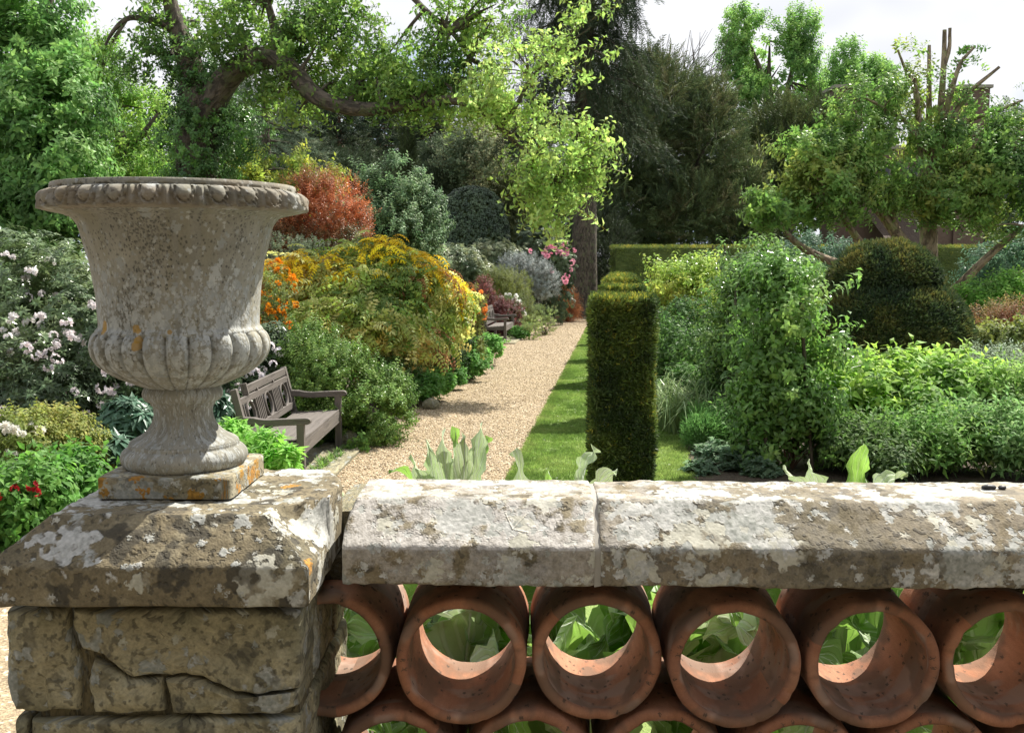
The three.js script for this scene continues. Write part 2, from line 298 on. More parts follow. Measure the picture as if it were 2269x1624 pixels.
function pipeGeo(seed) {
  const ro = 0.1335, ri = 0.109, L = 0.285, prof = [];
  const pts = [[ri + 0.004, 0.02], [ri + 0.001, 0.006], [ri + 0.006, 0.0008], [(ri + ro) / 2, 0], [ro - 0.006, 0.0008], [ro - 0.0005, 0.006], [ro, 0.02], [ro + 0.001, 0.12], [ro + 0.002, 0.205], [ro + 0.0042, 0.213], [ro + 0.005, 0.222], [ro + 0.005, L - 0.006], [ro + 0.003, L], [ri + 0.006, L], [ri + 0.001, L - 0.005], [ri, L - 0.03], [ri, 0.2], [ri, 0.13], [ri + 0.001, 0.06], [ri + 0.004, 0.02]];
  const run = [0]; for (let i = 1; i < pts.length; i++) run.push(run[i - 1] + Math.hypot(pts[i][0] - pts[i - 1][0], pts[i][1] - pts[i - 1][1]));
  return gridGeo(72, pts.length - 1, (a, b, i, j) => {
    const th = (i % 72) / 72 * Math.PI * 2, [r, z] = pts[j], e = n3(Math.cos(th) * 6 + seed, Math.sin(th) * 6, z * 20) - 0.5, chip = z < 0.01 ? 0.006 * step(0.72, 0.82, n2(th * 5 + seed * 3, seed)) : 0;
    const rr = r * (1 + 0.008 * (n2(Math.cos(th) * 1.5 + seed, Math.sin(th) * 1.5) - 0.5)) + e * 0.0016;
    return [V(Math.cos(th) * rr, Math.sin(th) * rr, -z - chip + e * 0.0015), 1.2 * a + seed * 0.31, run[j]];
  });
}
const pipeShapes = [1, 2, 3, 4].map(pipeGeo), CLAYS = [[1, 1, 1], [0.92, 0.9, 0.9], [1.06, 1.0, 0.95]].map((c) => { const m = STONE.clay.clone(); m.color.setRGB(...c); return m; });
for (let row = 0; row < 2; row++) for (let k = -2; k <= 4; k++) {
  const r = rngOf('pipe' + row + k), x = PIPE_X0 + (k + (row ? 0.5 : 0)) * PITCHX, y = EYE - 0.807 - row * 0.241;
  const m = part(wall, 'terracotta_pipe', pipeShapes[(k + 2 + row) % 4], CLAYS[Math.floor(r() * 3)]);
  m.position.set(LX(x), y - 0.6 + (r() - 0.5) * 0.006, -(PIPE_D - WD) + (r() - 0.5) * 0.03); m.rotation.set((r() - 0.5) * 0.03, (r() - 0.5) * 0.04, 0); m.rotateZ(r() * 6.28);
  if (row === 0) { // bedding mortar between pipe and coping
    const g = new THREE.BoxGeometry(0.11, 0.07, 0.14, 10, 6, 6), p = g.attributes.position;
    for (let i = 0; i < p.count; i++) { const n = fbm3(p.getX(i) * 25 + k * 3, p.getY(i) * 25, p.getZ(i) * 25) - 0.5; p.setXYZ(i, p.getX(i) * (1 + n * 0.5 + (p.getY(i) > 0 ? 0.25 : 0)), p.getY(i), p.getZ(i) * (1 + n * 0.4)); }
    g.computeVertexNormals(); const b = part(wall, 'mortar_bed', g, STONE.mortar); b.position.set(LX(x + 0.01), Y_BOT - 0.6 - 0.03, -0.245);
  }
}
part(wall, 'link_stone', stoneBlock(0.10, 0.15, 0.3).translate(LX(-0.355), (Y_BOT + Y_TOP) / 2 - 0.6 - 0.065, -0.40), STONE.pier);
function stoneBlock(w, h, l) { const g = new THREE.BoxGeometry(w, h, l, 8, 10, 18), p = g.attributes.position; for (let i = 0; i < p.count; i++) { const n = 1 + 0.16 * (fbm3(p.getX(i) * 20 + 3, p.getY(i) * 20, p.getZ(i) * 20) - 0.5); p.setXYZ(i, p.getX(i) * n, p.getY(i) * n, p.getZ(i) * n); } g.computeVertexNormals(); return g; }
{ const g = bar(V(LX(-0.36), 0.14, -0.19), V(LX(1.6), 0.14, -0.19), 0.36, 0.38); part(wall, 'base_course', g, STONE.pier); }
for (const [px, py, s] of [[2193, 1071, 0.0095], [2222, 1078, 0.0065]]) { // dark specks on the coping
  const p = at(px, py, 2.14), g = new THREE.IcosahedronGeometry(s, 3), q = g.attributes.position;
  for (let i = 0; i < q.count; i++) { const n = 0.75 + 0.6 * n3(q.getX(i) * 120 + px, q.getY(i) * 120, q.getZ(i) * 120); q.setXYZ(i, q.getX(i) * n * 1.35, q.getY(i) * n * 0.75, q.getZ(i) * n); }
  g.computeVertexNormals();
  const m = shade(new THREE.Mesh(g, stdMat({ color: new THREE.Color().setRGB(0.012, 0.012, 0.013), roughness: 0.5 })));
  m.name = numbered('black_pebble'); m.position.set(p.x, Y_TOP + s * 0.4, p.z); m.userData = { label: s > 0.008 ? 'larger of two black pebbles lying on the coping' : 'smaller of two black pebbles lying on the coping', category: 'pebble' }; scene.add(m);
}

// ================================================================ the pier
const pier = thing('stone_pier', 'square sandstone pier with a chamfered cap carrying the urn', 'pier', V(-0.65, 0, -2.14));
// a stone whose face is the outline (metres, in its own plane), bulged and rough; lies at z = 0 and goes back
function stoneGeo(poly, thick, seed, rough = 0.010) {
  const pts = [], n = poly.length;
  for (let i = 0; i < n; i++) { const a = poly[i], b = poly[(i + 1) % n], m = Math.max(1, Math.round(Math.hypot(b[0] - a[0], b[1] - a[1]) / 0.012)); for (let k = 0; k < m; k++) pts.push([lerp(a[0], b[0], k / m), lerp(a[1], b[1], k / m)]); }
  const cx = poly.reduce((s, p) => s + p[0], 0) / n, cy = poly.reduce((s, p) => s + p[1], 0) / n, N = pts.length;
  for (let i = 0; i < N; i++) { const w = 0.006 * (fbm(pts[i][0] * 40 + seed, pts[i][1] * 40, 3) - 0.5) * 2; const d = Math.hypot(pts[i][0] - cx, pts[i][1] - cy); pts[i] = [pts[i][0] + (pts[i][0] - cx) / d * w, pts[i][1] + (pts[i][1] - cy) / d * w]; }
  const rings = [[0, -thick], [0, -0.02], [0.003, -0.009], [0.009, -0.003], [0.018, 0], [0.03, 0.001]]; const extra = 14;
  return gridGeo(N, rings.length + extra - 1, (a, b, i, j) => {
    const p = pts[i % N], d = Math.hypot(p[0] - cx, p[1] - cy); let q, z;
    const last = 1 - 0.03 / d;
    if (j < rings.length) { const k = 1 - Math.min(rings[j][0], d * 0.5) / d; q = k; z = rings[j][1]; } else { q = Math.max(0, last) * (1 - (j - rings.length + 1) / extra); z = 0.001; }
    const x = cx + (p[0] - cx) * q, y = cy + (p[1] - cy) * q; if (j > 0) z += rough * 2.2 * (fbm(x * 9 + seed * 3, y * 9, 4) - 0.5) + rough * 0.7 * (fbm(x * 55 + seed, y * 55, 3) - 0.5);
    return [V(x, y, z), x + 1 + (z < -0.004 ? -z * (p[0] > cx ? 1 : -1) : 0), y + (z < -0.004 ? z * 0.3 : 0)];
  });
}
const PD = 1.868, z2 = (zx, zy) => { const p = at(zx * 0.606 / 1.2217, (1000 + zy * 0.606) / 1.2217, PD); return [p.x, p.y]; };
const faces = [
  [[2, 1088], [278, 1088], [286, 1180], [290, 1258], [326, 1306], [328, 1545], [180, 1556], [40, 1550], [10, 1480], [4, 1280]],
  [[304, 1092], [700, 1088], [1338, 1086], [1346, 1180], [1334, 1340], [1330, 1440], [1150, 1470], [1060, 1455], [900, 1396], [780, 1388], [570, 1392], [480, 1330], [430, 1284], [330, 1254], [306, 1170]],
  [[366, 1405], [400, 1306], [470, 1345], [560, 1402], [700, 1404], [716, 1470], [722, 1545], [560, 1562], [400, 1556], [382, 1480]],
  [[714, 1404], [790, 1398], [890, 1406], [1050, 1466], [1150, 1482], [1328, 1452], [1326, 1520], [1240, 1552], [1000, 1562], [740, 1558], [730, 1470]],
  [[112, 1590], [500, 1580], [980, 1578], [1330, 1570], [1338, 1700], [1330, 1790], [120, 1790]],
  [[48, 1580], [98, 1584], [104, 1790], [52, 1800]],
];
faces.forEach((f, i) => part(pier, 'stone', stoneGeo(f.map(([x, y]) => z2(x, y)), 0.12, i + 1, i === 4 ? 0.008 : 0.013).translate(0, 0, -PD - 0.012), STONE.pier, true));
{ // below the picture, and the side that faces the wall
  const r = rngOf('pier'); let y = z2(0, 1800)[1] - 0.01;
  while (y > 0.05) { const h = 0.16 + r() * 0.06, m = lerp(-0.8, -0.5, r()), y0 = Math.max(0, y - h + 0.012); part(pier, 'stone', stoneGeo([[-0.925, y0], [m, y0], [m, y], [-0.925, y]], 0.12, y * 9).translate(0, 0, -PD - 0.012), STONE.pier, true); part(pier, 'stone', stoneGeo([[m + 0.012, y0], [-0.385, y0], [-0.385, y], [m + 0.012, y]], 0.12, y * 7).translate(0, 0, -PD - 0.012), STONE.pier, true); y -= h; }
  let q = Y_BOT - 0.006;
  for (let k = 0; q > 0.05; k++) { const h = 0.15 + r() * 0.07, m = k % 2 ? 2.1 : 2.22, y0 = Math.max(0, q - h + 0.012), turn = new THREE.Matrix4().makeRotationY(Math.PI / 2);
    for (const [a, b] of [[1.995, m], [m + 0.012, 2.42]]) part(pier, 'stone', stoneGeo([[a, y0], [b, y0], [b, q], [a, q]], 0.1, q * 5 + a).applyMatrix4(turn).translate(-0.40, 0, 0), STONE.pier, true); q -= h; }
  part(pier, 'mortar_core', new THREE.BoxGeometry(0.50, Y_BOT - 0.002, 0.52).translate(-0.66, (Y_BOT - 0.002) / 2, -2.165), STONE.mortar, true);
}
{ // cap: one block, its top a height field with chamfers
  const X0 = -0.966, X1 = -0.375, D0 = 1.83, D1 = 2.43, run = 0.088, rise = Y_TOP - Y_EDGE, N = 96, M = 96;
  const topY = (x, d) => {
    const rr = run * (1 - step(1.985, 2.05, d - 0.3 * (x - X1 + 0.05) + 0.02 * (fbm(d * 20, x * 20, 2) - 0.5)));
    const drop = Math.max(0, run - (d - D0), run - (x - X0), run - (D1 - d), rr > 0.005 ? (rr - (X1 - x)) * run / rr : 0) / run, soft = drop > 0 ? drop : 0;
    return Y_TOP - rise * Math.min(1, soft) - 0.004 * step(0, 0.25, soft) * (1 - step(0.1, 0.4, soft)) + 0.008 * (fbm(x * 12, d * 12, 4) - 0.5) + 0.006 * (fbm(x * 70, d * 70, 3) - 0.5);
  };
  const edge = (t) => clamp(t, 0, 1);
  const g = gridGeo(N + 8, M + 8, (a, b, i, j) => {
    const u = clamp((i - 4) / N), w = clamp((j - 4) / M); let d = lerp(D0, D1, w), x = lerp(X0, X1 - 0.05 * step(2.2, 2.36, d), u);
    const e = Math.max(4 - i, i - N - 4, 4 - j, j - M - 4, 0);
    let y = topY(x, d), k = e ? [0.006, 0.03, 0.068, 0.0765][e - 1] : 0;
    if (e) { y = lerp(y, Y_BOT + 0.006 * (n2(x * 20, d * 20) - 0.5), [0.08, 0.42, 0.92, 1][e - 1]); const out = 0.003 + 0.004 * (fbm(x * 30 + e, d * 30, 3) - 0.5) - (e === 4 ? 0.006 : 0); if (i < 4) x -= out; if (i > N + 4) x += out; if (j < 4) d -= out; if (j > M + 4) d += out; }
    const fall = Y_TOP - Math.max(y, Y_EDGE), side = X1 - x < (d - D0) && X1 - x < run + 0.02; return [V(x, y, -d), x + 1.9 + (i > N + 4 ? k : 0) + (side ? fall * 0.9 : 0), (d - D0) + 0.14 - (j < 4 ? k : 0) - (side ? 0 : fall * 0.4 * (d < D0 + 0.1 ? 1 : 0))];
  });
  part(pier, 'cap', g, STONE.cap, true);
  part(pier, 'cap_underside', new THREE.BoxGeometry(X1 - X0 - 0.02, 0.01, D1 - D0 - 0.02).translate((X0 + X1) / 2, Y_BOT + 0.006, -(D0 + D1) / 2), STONE.mortar, true);
}

// ================================================================ the urn
const URN = V(-0.70, Y_TOP + 0.004, -2.165);
const urn = thing('garden_urn', 'weathered stone urn with gadrooned bowl and egg and dart rim on the pier', 'urn', URN);
{
  const E = (h) => EYE + h - URN.y, back = (g) => { g.rotateY(Math.PI); return g; };
  const place = (prof, name, nt, mod, lift = 0) => { const g = back(turned(prof.map(([r, h]) => [r, E(h)]), nt, mod)); const uv = g.attributes.uv; for (let i = 0; i < uv.count; i++) uv.setY(i, uv.getY(i) + URN.y + lift); return part(urn, name, g, STONE.urn); };
  const wob = (th, r, y, s = 30) => (fbm3(Math.cos(th) * r * s, Math.sin(th) * r * s, y * s, 3) - 0.5) * 0.0022;
  // rim: lip, egg and dart ovolo, underside
  const rim = [[0.16, 0.04], [0.178, 0.08], [0.205, 0.125], [0.226, 0.152], [0.236, 0.159], [0.2425, 0.159], [0.244, 0.152], [0.244, 0.1475]];
  for (let k = 0; k <= 26; k++) { const t = k / 26; rim.push([0.2455 + 0.0175 * Math.sin(t * Math.PI / 2 * 1.05), 0.1465 - 0.036 * (1 - Math.cos(t * Math.PI / 2))]); }
  rim.push([0.260, 0.107], [0.250, 0.1045], [0.24, 0.1025], [0.222, 0.099], [0.2105, 0.094]);
  const EGGS = 26;
  place(rim, 'rim', 416, (th, b, r, y, j) => {
    if (j < 8 || j > 34) return [r + wob(th, r, y), y];
    const t = (j - 8) / 26, a = ((th / (2 * Math.PI) * EGGS) % 1 + 1) % 1 - 0.5; let h = 0;
    const e = (a / 0.25) ** 2 + ((t - 0.45) / 0.5) ** 2;
    if (e < 1) h = 0.017 * Math.sqrt(1 - e) - 0.006; else if (e < 1.9) h = -0.008 + 0.0145 * Math.sin((e - 1) / 0.9 * Math.PI); else h = -0.008 + 0.016 * Math.exp(-(((Math.abs(a) - 0.5) / 0.07) ** 2)) * step(0.05, 0.3, t);
    h *= 0.9 + 0.6 * (n2(th * 9, t * 2) - 0.5);
    let rr = r + h + wob(th, r, y) * 1.6, yy = y - h * 0.25;
    const q = th - Math.PI * 0.98 + 0.0; // broken edge on the side towards the coping
    const near = Math.abs(((th + Math.PI * 2) % (Math.PI * 2)) - Math.PI * 0.29);
    const cut = step(0.24 + 0.05 * n2(th * 30, 3), 0.12, near) * step(0.45, 0.62, t + 0.12 * (n2(th * 22, 7) - 0.5));
    rr -= cut * 0.016; yy += cut * 0.007; return [rr, yy];
  }, 0.3);
  const body = smoothProfile([[0.2105, 0.096], [0.2025, 0.088], [0.196, 0.078], [0.1905, 0.06], [0.183, 0.03], [0.1755, 0.004], [0.1705, -0.03], [0.1668, -0.0567], [0.164, -0.09], [0.1628, -0.118], [0.1635, -0.132], [0.168, -0.137], [0.170, -0.141], [0.166, -0.146]], 60);
  place(body, 'body', 160, (th, b, r, y) => [r + wob(th, r, y), y]);
  const bowl = smoothProfile([[0.160, -0.140], [0.168, -0.142], [0.1775, -0.150], [0.1825, -0.162], [0.1835, -0.174], [0.179, -0.192], [0.170, -0.207], [0.155, -0.221], [0.1345, -0.2345], [0.110, -0.246], [0.088, -0.2555], [0.070, -0.262]], 48);
  place(bowl, 'gadrooned_bowl', 24 * 16, (th, b, r, y) => { const c = Math.abs(Math.cos(th / 2 * 24)), f = Math.sqrt(Math.max(0, 1 - (1 - c) ** 2)), dep = 0.019 * step(0, 0.12, b) * (1 - 0.45 * b); return [r - dep * (1 - f) + wob(th, r, y), y + 0.004 * (f - 0.6) * (1 - step(0.05, 0.2, b))]; });
  const stem = smoothProfile([[0.060, -0.256], [0.074, -0.2575], [0.0795, -0.264], [0.0825, -0.272], [0.0815, -0.281], [0.0755, -0.289], [0.067, -0.292], [0.066, -0.298], [0.0625, -0.301], [0.0605, -0.312], [0.0610, -0.324], [0.0665, -0.339], [0.077, -0.353], [0.091, -0.364], [0.1075, -0.3725], [0.112, -0.3765]], 60);
  place(stem, 'stem', 128, (th, b, r, y) => [r + wob(th, r, y), y]);
  const foot = smoothProfile([[0.106, -0.374], [0.112, -0.3775], [0.1135, -0.3815], [0.1135, -0.3855], [0.119, -0.3885], [0.1265, -0.395], [0.1305, -0.405], [0.129, -0.416], [0.124, -0.4245], [0.117, -0.4295], [0.10, -0.432]], 40);
  place(foot, 'foot', 128, (th, b, r, y) => [r + wob(th, r, y), y]);
  place([[0.178, 0.08], [0.12, 0.076], [0.0005, 0.072]], 'soil', 40).material = stdMat({ color: new THREE.Color().setRGB(0.05, 0.035, 0.022) });
  const S = 0.272, H = 0.0455, pg = gridGeo(64, 40, (a, b, i, j) => {    // plinth: rounded square slab
    const e = a * 4, k = Math.floor(e % 4), f = e % 1, c = [[-1, 1], [1, 1], [1, -1], [-1, -1]]; const p = c[k], q = c[(k + 1) % 4]; let x = lerp(p[0], q[0], f), z = lerp(p[1], q[1], f);
    const m = Math.max(Math.abs(x), Math.abs(z)), ro = Math.pow(Math.pow(Math.abs(x), 26) + Math.pow(Math.abs(z), 26), 1 / 26); x /= ro; z /= ro;
    const t = b < 0.5 ? 1 : 1 - (b - 0.5) * 2, y = b < 0.5 ? H * (b / 0.5) : H, inset = b > 0.44 && b < 0.56 ? 0.004 * (1 - Math.abs(b - 0.5) / 0.06) : 0, w = 0.004 * (fbm3(x * 5, z * 5, y * 40, 3) - 0.5);
    return [V(x * t * (S / 2 + w - inset), y - inset * 0.5 + (b > 0.5 ? w * 0.6 : 0), z * t * (S / 2 + w - inset)), 0.3 + (k % 2 ? z : x) * t * S / 2 + k * 0.31, b < 0.5 ? y : 0.06 + (1 - t) * 0.13];
  });
  part(urn, 'plinth', pg, STONE.plinth).rotation.y = YAW;
}

// ================================================================ ground, path, lawn, beds
const PA = THREE.MathUtils.degToRad(6), ALONG = V(Math.sin(PA), 0, -Math.cos(PA)), ACROSS = V(Math.cos(PA), 0, Math.sin(PA));
const P0 = V(0.15, 0, -11.2);                      // a point on the path's right edge
const onPath = (s, t, y = 0) => P0.clone().addScaledVector(ALONG, s).addScaledVector(ACROSS, t).setY(y);   // s: along from P0, t: to the right of the path's right edge
function sheet(fL, fR, s0, s1, y, n = 40) { return gridGeo(6, n, (a, b) => { const s = lerp(s0, s1, b), p = onPath(s, lerp(fL(s), fR(s), a), y); return [p, p.x, -p.z]; }); }
stoneMat('gravel', 1024, 1024, 3.2, 3.2, (x, y) => {
  const P = (k) => Math.round(3.2 * k), g = n2(x / 3.2 * 250, y / 3.2 * 250, 250), h = n2(x / 3.2 * 125 + 0.5, y / 3.2 * 125 + 0.3, 125), w = 0.45 * TAB[((x * 320 | 0) & 255) | (((y * 320 | 0) & 255) << 8)] + 0.55 * TAB[(((x * 80 | 0) & 255) * 3 & 255) | ((((y * 80 | 0) & 255) * 5 & 255) << 8)], f = fbm(x / 3.2 * 8, y / 3.2 * 8, 3, 8);
  let c = mix3([0.13, 0.095, 0.052], [0.50, 0.392, 0.245], w); c = mix3(c, [0.17, 0.12, 0.08], step(0.66, 0.8, g) * 0.7); c = mix3(c, [0.70, 0.62, 0.50], step(0.75, 0.88, h) * 0.6);
  c = c.map((q) => q * (0.84 + 0.32 * f)); return [c[0], c[1], c[2], 0.25 + 0.5 * w + 0.3 * g - 0.1];
}, 0.012);
stoneMat('turf', 1024, 1024, 2.5, 2.5, (x, y) => {
  const g = n2(x / 2.5 * 250, y / 2.5 * 250, 250), f = fbm(x / 2.5 * 10, y / 2.5 * 10, 3, 10), w = TAB[((x * 400 | 0) & 255) | (((y * 400 | 0) & 255) << 8)];
  let c = mix3([0.12, 0.19, 0.045], [0.25, 0.34, 0.085], 0.6 * w + 0.4 * g); c = mix3(c, [0.22, 0.24, 0.08], step(0.6, 0.8, f) * 0.25); return [c[0], c[1], c[2], 0.3 + 0.4 * w + 0.3 * g];
}, 0.015);
stoneMat('soil', 512, 512, 2, 2, (x, y) => { const g = n2(x / 2 * 128, y / 2 * 128, 128), f = fbm(x * 4, y * 4, 4, 8); let c = mix3([0.035, 0.024, 0.015], [0.11, 0.08, 0.05], 0.5 * g + 0.5 * f); c = mix3(c, [0.05, 0.07, 0.02], step(0.55, 0.7, f) * 0.5); return [c[0], c[1], c[2], 0.5 * g + 0.5 * f]; }, 0.03);
stoneMat('meadow', 512, 512, 8, 8, (x, y) => { const g = n2(x / 8 * 200, y / 8 * 200, 200), f = fbm(x, y, 3, 8); const c = mix3([0.03, 0.05, 0.012], [0.08, 0.11, 0.03], 0.5 * g + 0.5 * f); return [...c, g]; }, 0.05);
structure('ground', new THREE.CircleGeometry(700, 48).rotateX(-Math.PI / 2).translate(0, -0.03, 0), STONE.meadow, 'dark ground under the trees');
{ const g = scene.children.at(-1).geometry, p = g.attributes.position, uv = g.attributes.uv; for (let i = 0; i < uv.count; i++) uv.setXY(i, p.getX(i), p.getZ(i)); }
structure('planting_bed', sheet(() => -16, () => -2.0, -9.5, 32, -0.006), STONE.soil, 'earth of the long border beside the path');
structure('flower_bed', sheet(() => 1.7, () => 22, -9.5, 27, -0.006), STONE.soil, 'earth of the rose beds');
structure('wall_bed', sheet(() => -1.2, () => 9, -9.0, -6.6, 0.002), STONE.soil, 'earth of the bed at the foot of the parapet');
structure('gravel_path', sheet((s) => -2.05 + 0.05 * Math.sin(s * 1.3) + 0.03 * Math.sin(s * 3.1), () => 0, -8.9, 29, 0.0, 80), STONE.gravel, 'straight path of fine tan gravel');
structure('gravel_forecourt', gridGeo(8, 8, (a, b) => { const x = lerp(-7.5, -0.9, a), d = lerp(2.2, 7.4, b); return [V(x, 0.004, -d), x, d]; }), STONE.gravel, 'gravel beyond the pier');
structure('lawn', sheet(() => 0.012, (s) => 1.78 + 0.03 * Math.sin(s * 2), -8.9, 27, 0.008, 80), STONE.turf, 'mown grass strip beside the path');
structure('terrace', new THREE.BoxGeometry(26, 0.6, 14).translate(1, 0.295, -2.3 + 7), stdMat({ color: new THREE.Color().setRGB(0.17, 0.15, 0.115) }), 'stone flagged terrace in front of the parapet');

// ================================================================ foliage
const mats = {};
function leafMat(tr = 0.42, coat = 0.35, coatR = 0.35) {
  const k = [tr, coat, coatR].join(); return mats[k] ??= new THREE.MeshPhysicalMaterial({ color: 0xffffff, vertexColors: true, roughness: 1, transmission: tr, thickness: 0, clearcoat: coat, clearcoatRoughness: coatR, specularIntensity: 0.4, side: THREE.DoubleSide });
}
// collects leaves: two faces on each side of a midrib
class Leaves {
  constructor(seed) { this.p = []; this.c = []; this.r = rngOf(seed); }
  tri(a, b, c, k) { for (const v of [a, b, c]) { this.p.push(v.x, v.y, v.z); this.c.push(k[0], k[1], k[2]); } }
  tint(amt = 0.22) { const v = 1 + (this.r() - 0.5) * 2 * amt, h = (this.r() - 0.5) * amt * 0.7; return [v * (1 + h), v, v * (1 - h * 0.5)]; }
  leaf(o, dir, up, len, wid, { fold = 0.25, curl = 0.15, tint = this.tint(), at = 0.42, simple = false } = {}) {
    const d = dir.clone().normalize(), side = d.clone().cross(up).normalize(); if (!(side.lengthSq() > 0.1)) side.set(1, 0, 0); const n = side.clone().cross(d).normalize();
    const tip = o.clone().addScaledVector(d, len).addScaledVector(n, -curl * len), mid = o.clone().addScaledVector(d, len * at).addScaledVector(n, curl * len * 0.12);
    const l = o.clone().addScaledVector(d, len * at).addScaledVector(side, -wid / 2).addScaledVector(n, fold * wid * 0.5), q = o.clone().addScaledVector(d, len * at).addScaledVector(side, wid / 2).addScaledVector(n, fold * wid * 0.5);
    if (simple) { this.tri(o, q, tip, tint); this.tri(o, tip, l, tint); return; }
    this.tri(o, q, mid, tint); this.tri(mid, q, tip, tint); this.tri(o, mid, l, tint); this.tri(l, mid, tip, tint);
  }
  stem(a, b, r, tint) { const d = b.clone().sub(a), s = V(d.z, 0.01, -d.x).normalize(), t = s.clone().cross(d).normalize(), c = [s.clone().multiplyScalar(r), s.clone().multiplyScalar(-r * 0.5).addScaledVector(t, r * 0.87), s.clone().multiplyScalar(-r * 0.5).addScaledVector(t, -r * 0.87)];
    for (let i = 0; i < 3; i++) { const p = a.clone().add(c[i]), q = a.clone().add(c[(i + 1) % 3]), u = b.clone().addScaledVector(c[i], 0.4), v = b.clone().addScaledVector(c[(i + 1) % 3], 0.4); this.tri(p, q, v, tint); this.tri(p, v, u, tint); } }
  rnd() { const z = this.r() * 2 - 1, t = this.r() * 6.2832, q = Math.sqrt(1 - z * z); return V(q * Math.cos(t), z, q * Math.sin(t)); }
  geo() { const g = new THREE.BufferGeometry(); g.setAttribute('position', new THREE.Float32BufferAttribute(this.p, 3)); g.setAttribute('color', new THREE.Float32BufferAttribute(this.c, 3)); g.computeVertexNormals(); return g; }
}
const UP = V(0, 1, 0), BROWN = [0.9, 0.55, 0.35];
// a twig along +y with leaves spiralling out of it
function twig({ seed = 1, n = 10, L = 0.2, len = 0.06, wid = 0.035, out = 0.75, fold, curl = 0.2, droop = 0.15, stem = 0.002, simple = false, bare = 0.15, stemTint = BROWN, tint = 0.22 }) {
  const q = new Leaves(seed); const bend = q.rnd().multiplyScalar(0.15 * L);
  const at_ = (t) => V(bend.x * t * t, L * t, bend.z * t * t);
  if (stem) { q.stem(at_(0), at_(0.5), stem, stemTint); q.stem(at_(0.5), at_(1), stem * 0.7, stemTint); }
  for (let i = 0; i < n; i++) { const t = bare + (1 - bare) * (i + 0.5 * q.r()) / n, a = i * 2.4 + q.r() * 0.6, rad = V(Math.cos(a), 0, Math.sin(a)), o = t > 0.93 ? out * 0.5 : out; const d = rad.clone().multiplyScalar(o).add(V(0, 1 - o - droop, 0)); const s = (0.7 + 0.5 * q.r()) * (1 - 0.3 * Math.max(0, t - 0.7)); q.leaf(at_(t), d, UP.clone().addScaledVector(q.rnd(), 0.5), len * s, wid * s, { fold, curl, simple, tint: q.tint(tint) }); }
  return q.geo();
}
// a whorl of long leaves, as on a rhododendron shoot
function whorl({ seed = 2, n = 9, len = 0.1, wid = 0.032, tilt = 0.25, L = 0.08, curl = 0.2 }) {
  const q = new Leaves(seed); q.stem(V(0, -L, 0), V(0, 0, 0), 0.003, BROWN);
  for (let i = 0; i < n; i++) { const a = i * 2.4 + q.r() * 0.5, s = 0.75 + q.r() * 0.4; q.leaf(V(0, -q.r() * L * 0.6, 0), V(Math.cos(a), tilt + (q.r() - 0.5) * 0.7, Math.sin(a)), UP, len * s, wid * s, { curl, fold: 0.3 }); }
  return q.geo();
}
// arching frond of paired leaflets
function frond({ seed = 3, pairs = 8, L = 0.35, len = 0.055, wid = 0.022, arch = 0.35, n = 3 }) {
  const q = new Leaves(seed);
  for (let f = 0; f < n; f++) { const a = f * 2.4 + q.r(), h = V(Math.cos(a), 0, Math.sin(a)), up = 0.5 + 0.5 * q.r(), pt = (t) => h.clone().multiplyScalar(L * t * (0.75 + 0.3 * f / n)).add(V(0, L * (up * t - (arch + up * 0.5) * t * t), 0));
    for (let k = 0; k < 3; k++) q.stem(pt(k / 3), pt((k + 1) / 3), 0.0018, [1, 0.6, 0.3]);
    const tf = q.tint(0.18);
    for (let k = 1; k <= pairs; k++) { const t = 0.15 + 0.85 * k / pairs, o = pt(t), d = pt(t + 0.03).sub(o).normalize(), side = d.clone().cross(UP).normalize(), s = (1 - 0.45 * Math.abs(t - 0.5)) * (0.85 + 0.3 * q.r()), tt = q.tint(0.12).map((v, i) => v * tf[i]);
      for (const m of [-1, 1]) q.leaf(o, side.clone().multiplyScalar(m).addScaledVector(d, 0.55).add(V(0, -0.1, 0)), UP, len * s, wid * s, { tint: tt, curl: 0.2 }); if (k === pairs) q.leaf(o, d, UP, len, wid, { tint: tt }); } }
  return q.geo();
}
// a tuft of fine needles
function tuft({ seed = 4, n = 22, R = 0.07, len = 0.035, wid = 0.006, up = 0.5, flat = 1, tint = 0.28 }) {
  const q = new Leaves(seed);
  for (let i = 0; i < n; i++) { const o = q.rnd().multiplyScalar(R * Math.cbrt(q.r())); o.y *= flat; const d = q.rnd().multiplyScalar(0.7).add(V(0, up, 0)).addScaledVector(o, 6 * 0.1 / R); q.leaf(o, d, q.rnd(), len * (0.7 + 0.6 * q.r()), wid, { simple: true, tint: q.tint(tint), curl: 0.1 }); }
  return q.geo();
}
// a flat, feathery conifer spray along +y
function feather({ seed = 5, n = 16, L = 0.4, len = 0.12, wid = 0.02, droop = 0.3 }) {
  const q = new Leaves(seed); const pt = (t) => V(0, L * t, -droop * L * t * t); q.stem(pt(0), pt(1), 0.005, [0.9, 0.6, 0.4]);
  for (let i = 0; i < n; i++) { const t = i / n, o = pt(t), m = i % 2 ? 1 : -1; q.leaf(o, V(m * (1 - 0.3 * t), 0.75, -0.45 * q.r() - droop), q.rnd().add(V(0, 0, 1)), len * (1.1 - 0.6 * t) * (0.7 + 0.6 * q.r()), wid, { simple: true, tint: q.tint(0.3), curl: 0.2 }); }
  return q.geo();
}
